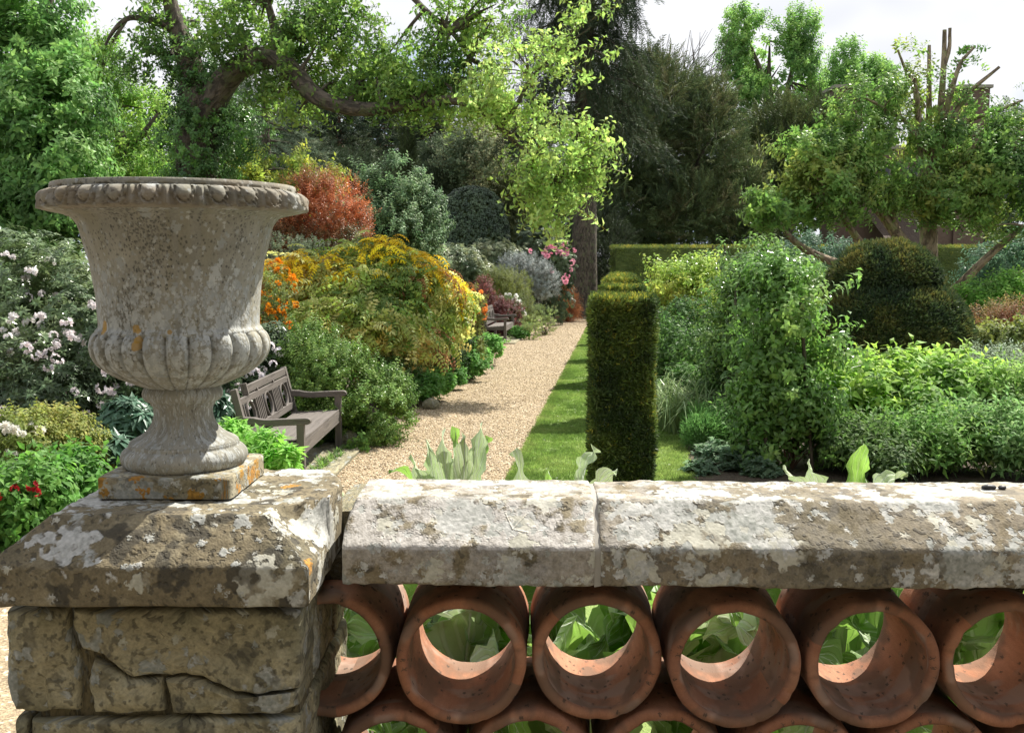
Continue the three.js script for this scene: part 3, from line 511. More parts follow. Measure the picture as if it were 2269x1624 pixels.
// a ball of petals
function truss({ seed = 6, n = 8, R = 0.05, size = 0.05 }) {
  const q = new Leaves(seed);
  for (let i = 0; i < n; i++) { const d = q.rnd(); d.y = Math.abs(d.y) * 0.9 - 0.1; d.normalize(); const o = d.clone().multiplyScalar(R * 0.5), t1 = q.rnd().cross(d).normalize(), t = q.tint(0.1); for (let k = 0; k < 5; k++) { const a = k * 1.2566, e = t1.clone().applyAxisAngle(d, a).addScaledVector(d, 0.55); q.leaf(o, e, d, size * (0.8 + 0.3 * q.r()), size * 0.62, { tint: t, curl: -0.15, at: 0.6 }); } }
  return q.geo();
}
const G = {};   // shared sprays
const geoOf = (key, make) => (G[key] ??= make());

// lobes: [px, py, rx, ry, depth, rz (m)] in photograph pixels -> points on and under the surface of those clumps
function lobeAt([px, py, rx, ry, d, rz]) { const c = at(px, py, d), k = d / FOC; return { c, r: V(rx * k, ry * k, rz ?? (rx + ry) / 2 * k * 0.9) }; }
function inLobes(lobes, n, r, { shell = 0.4, rough = 0.35, freq = 2.2, gap = 0.0, gapFreq = 1.6, spike = 0.09, spikeBy = 0.22, spikeSide = 0.15, floor = 0.03, seed = 0 } = {}) {
  const L = lobes.map((l) => (l.c ? l : lobeAt(l))), w = L.map((l) => Math.pow(l.r.x * l.r.y, 0.8) + Math.pow(l.r.x * l.r.z, 0.8)), tot = w.reduce((a, b) => a + b, 0), out = [];
  for (let tries = 0; out.length < n && tries < n * 6; tries++) {
    let u = r() * tot, i = 0; while (u > w[i] && i < L.length - 1) u -= w[i++];
    const z = r() * 2 - 1, t = r() * 6.2832, q = Math.sqrt(1 - z * z), dir = V(q * Math.cos(t), z, q * Math.sin(t)), l = L[i];
    const bump = 1 + rough * 2 * (fbm3(dir.x * freq + i * 7 + seed, dir.y * freq + 4, dir.z * freq + 9, 3) - 0.5), rad = (1 - shell * Math.pow(r(), 1.3)) * bump * (r() < spike ? 1.04 + spikeBy * r() * Math.max(spikeSide, dir.y) : 1), p = V(dir.x * l.r.x, dir.y * l.r.y, dir.z * l.r.z).multiplyScalar(rad).add(l.c);
    if (p.y < floor) continue;
    if (gap && n3(p.x * gapFreq + 31, p.y * gapFreq + seed, p.z * gapFreq) < gap) continue;
    out.push({ p, n: V(dir.x / l.r.x, dir.y / l.r.y, dir.z / l.r.z).normalize(), k: n3(p.x * 1.3 + seed, p.y * 1.3 + 5, p.z * 1.3) });
  }
  return out;
}
const GAIN = 2.2;                        // young spring foliage is lighter than the tones listed with the plants
const M4 = new THREE.Matrix4(), QQ = new THREE.Quaternion(), SC = V(1, 1, 1);
// copies of a spray at those points; cols: colours to pick between
function sow(parent, name, geo, mat, pts, r, { size = [0.8, 1.25], cols = [[0.06, 0.13, 0.02]], up = 0.5, out = 1, wild = 0.5, hang = 0, jitter = 0.25, gain } = {}) {
  if (!pts.length) return null;
  if (Array.isArray(geo)) { const k = geo.length; let last; geo.forEach((g, j) => { last = sow(parent, name, g, mat, pts.filter((_, i) => i % k === j), r, { size, cols, up, out, wild, hang, jitter, gain }); }); return last; }
  const m = shade(new THREE.InstancedMesh(geo, mat, pts.length)), col = new THREE.Color(); m.name = name; m.userData.kind = 'stuff';
  pts.forEach(({ p, n, k }, i) => {
    const d = n.clone().multiplyScalar(out).add(V((r() - 0.5) * 2 * wild, up - hang + (r() - 0.5) * wild, (r() - 0.5) * 2 * wild)).normalize();
    QQ.setFromUnitVectors(UP, d).multiply(new THREE.Quaternion().setFromAxisAngle(UP, r() * 6.2832));
    const s = lerp(size[0], size[1], r()); M4.compose(p.clone().sub(parent.position), QQ, SC.set(s, s, s)); m.setMatrixAt(i, M4);
    const t = clamp((k ?? r()) * 1.4 - 0.2 + (r() - 0.5) * 0.5) * (cols.length - 1), q = Math.min(cols.length - 2, Math.floor(t)), c = cols.length > 1 ? mix3(cols[q], cols[q + 1], t - q) : cols[0], v = (1 + (r() - 0.5) * 2 * jitter) * (gain ?? GAIN); col.setRGB(c[0] * v, c[1] * v, c[2] * v); m.setColorAt(i, col);
  });
  parent.add(m); return m;
}
// thin branches from a foot to points of the crown
function twigs(parent, name, from, pts, r, { n = 14, r0 = 0.02, r1 = 0.004, mat = STONE.bark, sag = 0.1 } = {}) {
  const gs = []; for (let i = 0; i < n && pts.length; i++) { const b = pts[Math.floor(r() * pts.length)].p, a = from.reduce((m, q) => (q.distanceToSquared(b) < m.distanceToSquared(b) ? q : m)), m = a.clone().lerp(b, 0.45).add(V((r() - 0.5) * 0.3, 0.06 + 0.1 * r(), (r() - 0.5) * 0.3).multiplyScalar(a.distanceTo(b) * (0.5 + sag))); gs.push(limb([a, m, b], [r0 * (0.7 + 0.6 * r()), r0 * 0.6, r1], 5, 0.1, i, 4)); }
  if (!gs.length) return; const o = part(parent, name, mergeGeometries(gs), mat, true); o.userData.kind = 'stuff'; return o;
}
const baseOf = (lobes) => { const l = lobes[0].c ? lobes[0] : lobeAt(lobes[0]); return V(l.c.x, 0, l.c.z); };
// a shrub or perennial: stems, foliage, perhaps flowers
function shrub(name, label, category, lobes, o) {
  if (o.skirt !== false) { const low = []; lobes = lobes.map((l) => (l.c ? l : lobeAt(l))); for (const l of lobes) if (l.c.y - l.r.y > 0.25 && l.c.y < 3.2) low.push({ c: V(l.c.x, l.c.y * 0.45, l.c.z), r: V(l.r.x * 0.85, l.c.y * 0.47, l.r.z * 0.85) }); if (low.length) { o = { ...o, n: Math.round(o.n * (1 + 0.3 * low.length / lobes.length)) }; lobes = lobes.concat(low); } }
  const base = o.base ?? baseOf(lobes), T = thing(name, label, category, base, o.group), r = rngOf(T.name + (o.seed ?? '')), sd = r() * 50, pts = inLobes(lobes, o.n, r, { seed: sd, ...o.shape });
  const feet = Array.from({ length: 4 }, () => base.clone().add(V((r() - 0.5) * 0.25, 0, (r() - 0.5) * 0.25)));
  twigs(T, 'stems', feet, pts, r, { n: o.stems ?? 16, r0: o.stemR ?? 0.016, ...o.twig });
  sow(T, 'foliage', o.geo, o.mat ?? leafMat(), pts, r, o);
  for (const f of o.flowers ?? []) { const fp = inLobes(f.lobes ?? lobes, f.n, r, { shell: 0.06, rough: 0.35, seed: sd, ...f.shape }); if (!f.lobes) fp.forEach((w) => w.p.addScaledVector(w.n, 0.06)); sow(T, f.name ?? 'flower', f.geo, f.mat ?? leafMat(0.35, 0.05, 0.5), fp, r, { up: 0.3, wild: 0.3, gain: f.geo === G.truss ? 1.1 : undefined, ...f }); }
  return T;
}

stoneMat('twiggy', 256, 256, 0.6, 0.6, (x, y) => { const f = fbm(x * 30, y * 12, 3), g = n2(x * 160, y * 60); const c = mix3([0.055, 0.08, 0.02], [0.11, 0.145, 0.035], 0.5 * f + 0.5 * g); return [...c, g]; }, 0.02);

// ================================================================ clipped yews, hedge, topiary
const needles = geoOf('yew', () => tuft({ seed: 11, n: 13, R: 0.04, len: 0.05, wid: 0.015, up: 0.35, tint: 0.4 })), needlesBig = geoOf('yewBig', () => tuft({ seed: 12, n: 22, R: 0.07, len: 0.06, wid: 0.014, up: 0.35 }));
const YEW = [[0.026, 0.042, 0.011], [0.048, 0.07, 0.015], [0.085, 0.105, 0.018]], coreMat = STONE.twiggy;
function boxPts(w, h, l, n, r, rough = 0.03) {   // on the faces of a clipped block, base centre at the origin
  const A = [[0, h * l], [1, h * l], [2, h * w], [3, h * w], [4, w * l]], tot = A.reduce((s, a) => s + a[1], 0), out = [];
  for (let i = 0; i < n; i++) {
    let u = r() * tot, f = 0; while (u > A[f][1] && f < 4) u -= A[f++][1];
    const a = r() - 0.5, b = r(), c = r() - 0.5; let p, m;
    if (f < 2) { m = V(f ? 1 : -1, 0, 0); p = V(m.x * w / 2, b * h, a * l); } else if (f < 4) { m = V(0, 0, f === 2 ? 1 : -1); p = V(a * w, b * h, m.z * l / 2); } else { m = V(0, 1, 0); p = V(a * w, h, c * l); }
    const bulge = (fbm3(p.x * 4 + l, p.y * 4 + h, p.z * 4, 3) - 0.5) * rough * 2 - 0.035 * r(); p.addScaledVector(m, bulge);
    out.push({ p, n: m, k: n3(p.x * 5, p.y * 5, p.z * 5 + 7) });
  }
  return out;
}
function clippedBlock(name, label, pos, w, h, l, n, big, group, turn = -PA) {
  const T = thing(name, label, 'hedge', pos, group, turn), r = rngOf(T.name), pts = boxPts(w, h, l, n, r, big ? 0.06 : 0.04).map((q) => ({ ...q, p: q.p.add(pos) }));
  part(T, 'branch_core', new THREE.BoxGeometry(w - 0.12, h - 0.08, l - 0.12).translate(0, (h - 0.06) / 2, 0), coreMat);
  sow(T, 'foliage', big ? needlesBig : needles, leafMat(0.3, 0.3, 0.4), pts, r, { cols: big ? YEW.map((c) => c.map((v) => v * 1.35)) : YEW, up: 0.25, wild: 0.6, out: 0.8, jitter: 0.3 });
  const tips = boxPts(w, h, l, Math.round(n * 0.45), r, 0.03).filter((q) => q.n.y > 0.5 || r() < 0.08).map((q) => ({ ...q, p: q.p.addScaledVector(q.n, 0.02).add(pos) }));
  sow(T, 'new_shoots', big ? needlesBig : needles, leafMat(0.42, 0.3, 0.4), tips, r, { cols: [[0.15, 0.15, 0.02], [0.23, 0.185, 0.024]], up: 0.3, size: [0.6, 0.95] });
  return T;
}
const yewLabels = ['tall square clipped yew column nearest the parapet', 'clipped yew column, second from the parapet', 'clipped yew column, third from the parapet', 'clipped yew column, fourth from the parapet', 'clipped yew column, fifth from the parapet'];
for (let k = 0; k < 5; k++) clippedBlock('yew_column', yewLabels[k], onPath(-1.6 + 4.5 * k, 1.05), 0.52, 1.82, 0.52, [8000, 4500, 3000, 2000, 1500][k], k > 1, 'clipped yew columns along the lawn');
{ const a = at(1362, 600, 41), w = 24; clippedBlock('yew_hedge', 'long flat topped clipped yew hedge closing the far end of the garden', V(a.x + w / 2, 0, -41.8), w, 2.82, 1.4, 9000, true, undefined, 0); }
function topiary(name, label, cx, d, prof, n, geo, opt) {
  const c = at(cx, CY, d), base = V(c.x, 0, -d), T = thing(name, label, 'topiary', base), r = rngOf(name), k = d / FOC;
  const P = smoothProfile(prof.map(([rr, py]) => [rr * k, Math.max(0, heightAt(py, d))]), 60), wts = P.map((p, i) => (i ? (p[0] + P[i - 1][0]) * Math.hypot(p[0] - P[i - 1][0], p[1] - P[i - 1][1]) : 0)), tot = wts.reduce((a, b) => a + b, 0), pts = [];
  part(T, 'branch_core', turned(P.map(([a, b]) => [Math.max(0.001, a - 0.06), Math.max(0, b - 0.05)]), 40), coreMat);
  for (let i = 0; i < n; i++) { let u = r() * tot, j = 1; while (u > wts[j] && j < P.length - 1) u -= wts[j++]; const t = r(), a = r() * 6.2832, R = lerp(P[j - 1][0], P[j][0], t), y = lerp(P[j - 1][1], P[j][1], t), dr = P[j][0] - P[j - 1][0], dy = P[j][1] - P[j - 1][1], l = Math.hypot(dr, dy) || 1; const m = V(-dy / l * Math.cos(a), dr / l, -dy / l * Math.sin(a)); m.y = Math.abs(dr / l) * Math.sign(dr / l || 1); const p = V(Math.cos(a) * R, y, Math.sin(a) * R).add(base), w = 0.06 * (fbm3(p.x * 3, p.y * 3, p.z * 3) - 0.5) - 0.04 * r(); p.addScaledVector(m, w); if (p.y > 0.02) pts.push({ p, n: m, k: n3(p.x * 4, p.y * 4, p.z * 4) }); }
  sow(T, 'foliage', geo, opt.mat, pts, r, opt); return T;
}
const bellLeaf = geoOf('bell', () => tuft({ seed: 21, n: 14, R: 0.055, len: 0.065, wid: 0.025, tint: 0.4, up: 0.4 }));
topiary('bell_topiary', 'large dark clipped bush shaped like a bell with a capped top', 1954, 15, [[1, 535], [40, 541], [72, 556], [96, 580], [113, 604], [116, 618], [103, 627], [106, 636], [131, 649], [153, 668], [170, 702], [182, 745], [190, 800], [192, 850], [185, 912]], 9000, bellLeaf, { mat: leafMat(0.25, 0.35, 0.35), cols: [[0.02, 0.033, 0.013], [0.038, 0.052, 0.016], [0.088, 0.08, 0.02]], up: 0.3, wild: 0.7, jitter: 0.3 });
topiary('dome_topiary', 'glossy dark green clipped holly dome above the shrubs', 1048, 38, [[1, 418], [30, 424], [54, 443], [68, 475], [75, 510], [78, 560], [74, 640], [66, 700]], 8000, geoOf('holly', () => twig({ seed: 22, n: 10, L: 0.1, len: 0.055, wid: 0.035, stem: 0 })), { size: [1.1, 1.6], mat: leafMat(0.1, 0.6, 0.25), cols: [[0.022, 0.036, 0.020], [0.04, 0.06, 0.028]], wild: 0.8 });

// ================================================================ shrubs of the long border
const midV = [mulTwig(42), mulTwig(142), mulTwig(242)]; function mulTwig(s) { return twig({ seed: s, n: 9 + s % 4, L: 0.2 + (s % 7) * 0.012, len: 0.068 + (s % 5) * 0.006, wid: 0.042, tint: 0.3 }); }
const rhodo = geoOf('rhodo', () => whorl({ seed: 31, n: 10, len: 0.095, wid: 0.034 })), rhodoBig = geoOf('rhodoBig', () => whorl({ seed: 32, n: 12, len: 0.15, wid: 0.05, tilt: 0.15 })), trussG = geoOf('truss', () => truss({ seed: 33, n: 9, R: 0.09, size: 0.05 }));
const small = geoOf('small', () => twig({ seed: 41, n: 12, L: 0.14, len: 0.042, wid: 0.025, tint: 0.3 })), mid = geoOf('mid', () => twig({ seed: 42, n: 11, L: 0.22, len: 0.075, wid: 0.045, tint: 0.3 })), large = geoOf('large', () => twig({ seed: 43, n: 11, L: 0.28, len: 0.10, wid: 0.05 })), thin = geoOf('thin', () => twig({ seed: 44, n: 16, L: 0.2, len: 0.06, wid: 0.014 }));
const glossy = leafMat(0.35, 0.5, 0.3), soft = leafMat(0.55, 0.15, 0.4), satin = leafMat(0.5, 0.25, 0.35);
shrub('rhododendron', 'big rhododendron with blush white flower heads behind the urn', 'shrub', [[110, 720, 190, 210, 12.2], [20, 640, 130, 140, 12.8], [230, 790, 170, 150, 12], [60, 860, 170, 120, 11.4], [330, 800, 130, 120, 12.6]],
  { n: 4200, geo: rhodo, mat: leafMat(0.3, 0.8, 0.25), cols: [[0.035, 0.06, 0.024], [0.06, 0.095, 0.036], [0.10, 0.135, 0.06]], shape: { gap: 0.3 }, stems: 26,
    flowers: [{ name: 'blossom', n: 130, geo: trussG, lobes: [[60, 830, 190, 110, 11.3], [180, 780, 170, 110, 11.4], [20, 700, 130, 130, 11.9]], cols: [[0.68, 0.63, 0.64], [0.80, 0.78, 0.77]], size: [0.55, 0.95] }] });
shrub('rhododendron', 'dark rhododendron with white flower heads arching over the bench back', 'shrub', [[520, 830, 90, 110, 12.6], [600, 790, 70, 80, 12.9], [440, 880, 110, 110, 11.6]],
  { n: 1100, geo: rhodo, mat: glossy, cols: [[0.02, 0.036, 0.018], [0.035, 0.06, 0.024]], flowers: [{ name: 'blossom', n: 15, geo: trussG, lobes: [[600, 810, 50, 60, 12.2], [560, 860, 60, 40, 12]], cols: [[0.72, 0.68, 0.70]], size: [0.6, 0.9] }] });
shrub('azalea', 'low yellow green azalea with a few white flowers by the gravel', 'shrub', [[120, 985, 90, 65, 9.2], [40, 1000, 80, 75, 8.8], [180, 1020, 60, 50, 9.4]],
  { n: 1300, geo: small, mat: satin, cols: [[0.07, 0.10, 0.02], [0.12, 0.145, 0.03], [0.16, 0.15, 0.04]], flowers: [{ name: 'blossom', n: 12, geo: trussG, lobes: [[50, 975, 60, 40, 8.6]], cols: [[0.75, 0.72, 0.66]], size: [0.5, 0.8] }] });
shrub('foliage_plant', 'dark blue green broad leaved plant between azalea and urn', 'plant', [[280, 940, 60, 60, 10], [230, 1000, 60, 50, 9.5], [460, 910, 50, 60, 10.4]], { n: 420, geo: rhodoBig, mat: glossy, cols: [[0.02, 0.05, 0.03], [0.04, 0.085, 0.05]] });
shrub('red_flowered_plant', 'low green plant with scarlet flowers beside the pier', 'plant', [[60, 1110, 80, 50, 8], [10, 1150, 60, 40, 7.8], [150, 1080, 70, 40, 8.4]], { n: 620, geo: midV, mat: soft, cols: [[0.05, 0.13, 0.02], [0.10, 0.2, 0.035]], flowers: [{ name: 'blossom', n: 6, geo: trussG, lobes: [[66, 1080, 40, 18, 7.7], [20, 1095, 30, 15, 7.6]], cols: [[0.45, 0.012, 0.012], [0.3, 0.008, 0.02]], size: [0.35, 0.6] }] });
shrub('hellebore', 'bright green palmate leaved plant in front of the bench', 'plant', [[575, 985, 55, 32, 9.0], [620, 1010, 40, 28, 8.8], [510, 965, 40, 35, 9.3], [540, 1010, 60, 25, 8.9]], { n: 330, geo: geoOf('palm', () => whorl({ seed: 34, n: 10, len: 0.13, wid: 0.032, tilt: 0.3 })), mat: soft, cols: [[0.08, 0.2, 0.025], [0.13, 0.27, 0.04]], up: 0.9 });
shrub('box_shrub', 'rounded dark green small leaved shrub at the far end of the bench', 'shrub', [[740, 880, 110, 125, 12.4], [820, 930, 85, 85, 12.2], [690, 800, 75, 80, 12.9], [760, 960, 100, 60, 12], [850, 890, 60, 70, 12.6], [670, 850, 50, 90, 12.8]],
  { n: 4200, geo: small, mat: leafMat(0.4, 0.25, 0.25), cols: [[0.022, 0.05, 0.01], [0.04, 0.085, 0.014], [0.075, 0.12, 0.022]], shape: { gap: 0.34, gapFreq: 4, rough: 0.5, spike: 0.15 } });
const gold = [35, 135].map((s, i) => frond({ seed: s, pairs: 6 + i, L: 0.48, len: 0.105, wid: 0.048, n: 3, arch: 0.5 }));
shrub('golden_shrub', 'wide arching shrub with golden and bronze ferny leaves', 'shrub', [[760, 660, 105, 80, 16], [870, 645, 105, 75, 16.4], [660, 650, 80, 70, 16], [920, 690, 80, 70, 16.6], [820, 725, 110, 70, 15.6], [940, 740, 55, 65, 16.6], [720, 735, 85, 60, 15.4], [860, 780, 90, 45, 15.8], [990, 690, 42, 55, 17.2], [820, 595, 65, 40, 16.6]],
  { n: 1750, skirt: false, geo: gold, mat: leafMat(0.5, 0.3, 0.35), cols: [[0.08, 0.14, 0.025], [0.16, 0.22, 0.035], [0.27, 0.29, 0.08], [0.38, 0.36, 0.14], [0.36, 0.29, 0.06], [0.24, 0.17, 0.06]], up: 0.45, out: 0.9, jitter: 0.35, size: [0.55, 1.2], wild: 0.9, shape: { gap: 0.4, rough: 0.6, gapFreq: 4.2, shell: 0.45, spike: 0.16 },
    flowers: [{ name: 'young_fronds', n: 130, geo: gold, lobes: [[850, 568, 60, 34, 16.4], [740, 590, 120, 36, 16.2], [900, 600, 80, 40, 16.5], [975, 645, 45, 36, 17], [640, 610, 60, 34, 16]], cols: [[0.42, 0.34, 0.012], [0.42, 0.27, 0.014]], up: 1, size: [0.6, 0.95] }, { name: 'bronze_fronds', n: 60, geo: gold, lobes: [[955, 770, 40, 50, 16.2], [880, 640, 130, 50, 16.4], [940, 810, 35, 35, 16.2]], cols: [[0.16, 0.07, 0.03], [0.26, 0.13, 0.055]], size: [0.6, 0.95] }] });
shrub('orange_azalea', 'azalea covered in deep orange flowers beside the golden shrub', 'shrub', [[600, 650, 50, 60, 14], [570, 700, 40, 50, 13.8]], { n: 350, geo: small, mat: satin, cols: [[0.05, 0.08, 0.02], [0.1, 0.12, 0.03]], flowers: [{ name: 'blossom', n: 130, geo: trussG, cols: [[0.62, 0.22, 0.008], [0.75, 0.34, 0.015]], size: [0.5, 0.85] }] });
shrub('peach_azalea', 'small azalea with peach orange flowers near the far bench', 'shrub', [[1045, 680, 26, 36, 19], [1050, 705, 20, 26, 19]], { n: 260, geo: small, mat: satin, cols: [[0.07, 0.09, 0.02], [0.13, 0.13, 0.03]], flowers: [{ name: 'blossom', n: 26, geo: trussG, cols: [[0.75, 0.30, 0.08], [0.7, 0.22, 0.03]], size: [0.6, 0.9] }] });
shrub('red_leaved_shrub', 'tall shrub with coppery red young leaves behind the golden shrub', 'shrub', [[720, 470, 85, 75, 22], [660, 480, 60, 70, 22], [770, 500, 48, 55, 22.3], [690, 420, 45, 38, 22.2], [640, 520, 60, 50, 21.6], [740, 540, 70, 45, 21.8]],
  { n: 3300, geo: thin, mat: leafMat(0.4, 0.4, 0.3), cols: [[0.045, 0.055, 0.02], [0.11, 0.048, 0.018], [0.19, 0.06, 0.02], [0.27, 0.085, 0.03]], up: 0.8, size: [0.9, 1.4], shape: { gap: 0.2 } });
shrub('grey_leaved_shrub', 'small grey green shrub under the red leaved shrub', 'shrub', [[630, 555, 60, 32, 20], [690, 565, 50, 28, 20]], { n: 700, geo: small, mat: satin, cols: [[0.045, 0.065, 0.035], [0.09, 0.11, 0.065]] });
shrub('lilac_bush', 'loose fresh green bush with upright shoots beside the dome', 'shrub', [[860, 500, 95, 75, 25], [820, 440, 55, 55, 25], [900, 430, 45, 50, 25.3], [940, 490, 50, 65, 25.3], [780, 470, 40, 50, 25], [880, 390, 25, 30, 25.2]],
  { n: 2900, geo: midV, mat: satin, cols: [[0.045, 0.08, 0.035], [0.08, 0.13, 0.06], [0.13, 0.185, 0.09]], up: 1, size: [0.9, 1.4], shape: { gap: 0.4, rough: 0.6, spike: 0.3, gapFreq: 2.2 } });
shrub('grey_rhododendron', 'low grey green rhododendron in front of the dome', 'shrub', [[1000, 580, 75, 45, 33], [1090, 565, 75, 40, 35], [950, 570, 50, 38, 31], [1050, 605, 55, 34, 33]], { n: 2300, size: [1, 1.5], geo: rhodo, mat: glossy, cols: [[0.05, 0.075, 0.038], [0.09, 0.115, 0.06], [0.14, 0.155, 0.085]] });
shrub('pink_rhododendron', 'tall rhododendron with pink flower heads near the end of the path', 'shrub', [[1200, 540, 60, 50, 36], [1240, 590, 40, 56, 36], [1175, 580, 40, 40, 36], [1190, 505, 50, 28, 36.5]], { n: 1500, geo: rhodo, mat: glossy, cols: [[0.025, 0.042, 0.02], [0.05, 0.075, 0.035]], size: [1, 1.5], flowers: [{ name: 'blossom', n: 24, geo: trussG, lobes: [[1248, 580, 32, 42, 34.6], [1262, 615, 18, 26, 34.6], [1190, 550, 20, 14, 34.8], [1225, 550, 30, 22, 34.6]], cols: [[0.58, 0.22, 0.31], [0.74, 0.42, 0.50]], size: [1, 1.6] }] });
shrub('silver_shrub', 'silvery blue grey fine leaved shrub leaning to the path', 'shrub', [[1165, 605, 55, 36, 34], [1205, 630, 32, 36, 34], [1140, 595, 35, 28, 34]], { skirt: false, n: 1500, geo: thin, mat: leafMat(0.15, 0.4, 0.4), cols: [[0.075, 0.088, 0.082], [0.15, 0.165, 0.155]], up: 0.9, size: [0.9, 1.3] });
shrub('broom_shrub', 'upright olive green rounded shrub behind the far bench', 'shrub', [[1118, 648, 55, 48, 32], [1148, 690, 34, 48, 31.5], [1095, 630, 35, 30, 32]], { n: 1900, geo: thin, mat: satin, cols: [[0.05, 0.07, 0.015], [0.10, 0.115, 0.02]], up: 1 });
shrub('purple_berberis', 'dark red purple leaved shrub beside the far bench', 'shrub', [[1122, 700, 36, 34, 30.4], [1072, 652, 20, 34, 30.6], [1095, 690, 26, 34, 30.4]], { n: 1300, geo: small, mat: satin, cols: [[0.05, 0.018, 0.018], [0.11, 0.036, 0.032]], up: 0.6 });
shrub('white_flowered_shrub', 'small shrub with white flowers touching the purple shrub', 'shrub', [[1128, 672, 26, 15, 30.8], [1150, 690, 10, 16, 30.6]], { skirt: false, n: 140, geo: small, mat: satin, cols: [[0.06, 0.09, 0.03]], flowers: [{ name: 'blossom', n: 34, geo: trussG, cols: [[0.8, 0.79, 0.76]], size: [0.6, 1] }] });
shrub('weeping_maple', 'low bronze weeping maple at the far corner of the path', 'shrub', [[1252, 670, 26, 34, 38], [1260, 690, 22, 20, 38]], { n: 700, geo: thin, mat: soft, cols: [[0.14, 0.055, 0.022], [0.24, 0.10, 0.04]], up: -0.5, size: [1, 1.4] });
shrub('white_edging_plant', 'low pale flowered plant spilling on the path below the silver shrub', 'plant', [[1205, 695, 30, 16, 31], [1180, 715, 26, 14, 29]], { n: 240, geo: small, mat: soft, cols: [[0.07, 0.1, 0.035], [0.14, 0.17, 0.06]], flowers: [{ name: 'blossom', n: 14, geo: trussG, cols: [[0.7, 0.66, 0.55]], size: [0.4, 0.6] }] });
shrub('green_filler_shrub', 'dark green low shrub under the edge of the golden shrub', 'shrub', [[860, 830, 70, 36, 15.4], [930, 820, 50, 40, 16.4], [980, 790, 36, 40, 17.4], [1010, 750, 30, 40, 18.6]], { n: 900, geo: small, mat: satin, cols: [[0.02, 0.045, 0.012], [0.045, 0.085, 0.02]], size: [0.9, 1.4] });
const lobed = geoOf('lobed', () => whorl({ seed: 36, n: 8, len: 0.07, wid: 0.05, tilt: 0.5, L: 0.12 }));
for (const [lab, lobes, n] of [['mound of fresh green geranium leaves at the path edge by the dark shrub', [[935, 850, 55, 32, 15.4], [975, 840, 35, 30, 16], [885, 855, 35, 30, 15]], 620], ['mound of geranium leaves at the path edge below the bronze fronds', [[1040, 800, 45, 30, 18.6], [1000, 830, 40, 24, 17.4], [1020, 760, 40, 40, 18.8]], 560], ['mound of geranium leaves at the path edge before the far bench', [[1085, 765, 35, 28, 21.5], [1065, 790, 30, 24, 20]], 460], ['mound of geranium leaves at the path edge beyond the far bench', [[1150, 735, 28, 14, 29], [1165, 725, 20, 14, 31]], 220]])
  shrub('geranium', lab, 'plant', lobes, { n, geo: lobed, mat: soft, cols: [[0.06, 0.15, 0.03], [0.10, 0.22, 0.045]], up: 1.1, group: 'geraniums edging the path', stems: 6, stemR: 0.005 });

// ================================================================ rose beds on the other side
function poles(T, base, h, w, n) { for (let i = 0; i < n; i++) { const a = i / n * 6.28 + 0.5, p = base.clone().add(V(Math.cos(a) * w, 0, Math.sin(a) * w)), q = base.clone().add(V(Math.cos(a) * w * 0.45, h, Math.sin(a) * w * 0.45)); part(T, 'pole', limb([p, p.clone().lerp(q, 0.5), q], [0.022, 0.02, 0.017], 7, 0.05, i), STONE.bark, true); } }
const roseLeaf = geoOf('rose', () => twig({ seed: 51, n: 9, L: 0.3, len: 0.10, wid: 0.05, out: 0.85, droop: 0.3, curl: 0.3, tint: 0.3 }));
function roseTower(label, lobes, n, cols, o = {}) { const T = shrub('climbing_rose', label, 'climber', lobes, { n, geo: roseLeaf, mat: leafMat(0.48, 0.7, 0.22), cols, up: 0.6, size: [0.7, 1.1], group: 'climbing roses on wooden tripods', stems: 22, stemR: 0.009, shape: { gap: 0.44, gapFreq: 3.6, shell: 0.8, rough: 0.5, spike: 0.22, spikeBy: 0.5, spikeSide: 0.6 }, twig: { mat: STONE.redBark }, ...o }); poles(T, T.position.clone(), o.h ?? 1.8, o.w ?? 0.3, 3); return T; }
roseTower('glossy climbing rose on a tripod standing in front of the bell topiary', [[1745, 700, 110, 85, 10.6, 0.45], [1760, 800, 110, 90, 10.6, 0.45], [1740, 900, 95, 90, 10.6, 0.42], [1760, 990, 85, 70, 10.5, 0.4], [1690, 650, 55, 50, 10.6], [1820, 660, 50, 50, 10.6], [1740, 625, 45, 30, 10.6]], 1050, [[0.045, 0.10, 0.02], [0.085, 0.165, 0.034], [0.14, 0.22, 0.05]], { h: 1.75 });
roseTower('dark green climbing rose tower behind the glossy rose', [[1650, 690, 75, 90, 13.2, 0.5], [1640, 800, 70, 90, 13.2, 0.5], [1650, 900, 80, 70, 13, 0.5], [1665, 620, 40, 45, 13.5]], 900, [[0.04, 0.08, 0.02], [0.075, 0.14, 0.03], [0.13, 0.19, 0.045]], { h: 2.0 });
roseTower('pale green climbing rose with orange tinted tips behind the yew columns', [[1500, 630, 55, 48, 18, 0.5], [1545, 660, 55, 65, 18, 0.5], [1490, 700, 48, 70, 18, 0.5], [1550, 612, 40, 34, 18]], 1300, [[0.10, 0.17, 0.03], [0.17, 0.25, 0.045], [0.25, 0.25, 0.05]], { h: 2.1 });
roseTower('climbing rose tower with dark poles in front of the far hedge', [[1590, 620, 34, 50, 20.5], [1600, 690, 40, 50, 20.5]], 450, [[0.04, 0.085, 0.025], [0.08, 0.14, 0.04]], { h: 2.5 });
shrub('rose_bush', 'tall leafy rose bush left of the bell topiary', 'shrub', [[1690, 585, 36, 34, 17], [1660, 620, 36, 50, 17], [1760, 620, 45, 36, 17], [1770, 660, 60, 45, 16.6]], { n: 700, geo: roseLeaf, mat: satin, cols: [[0.07, 0.13, 0.03], [0.13, 0.20, 0.045]], up: 0.8, shape: { gap: 0.42, gapFreq: 3, spike: 0.3 } });
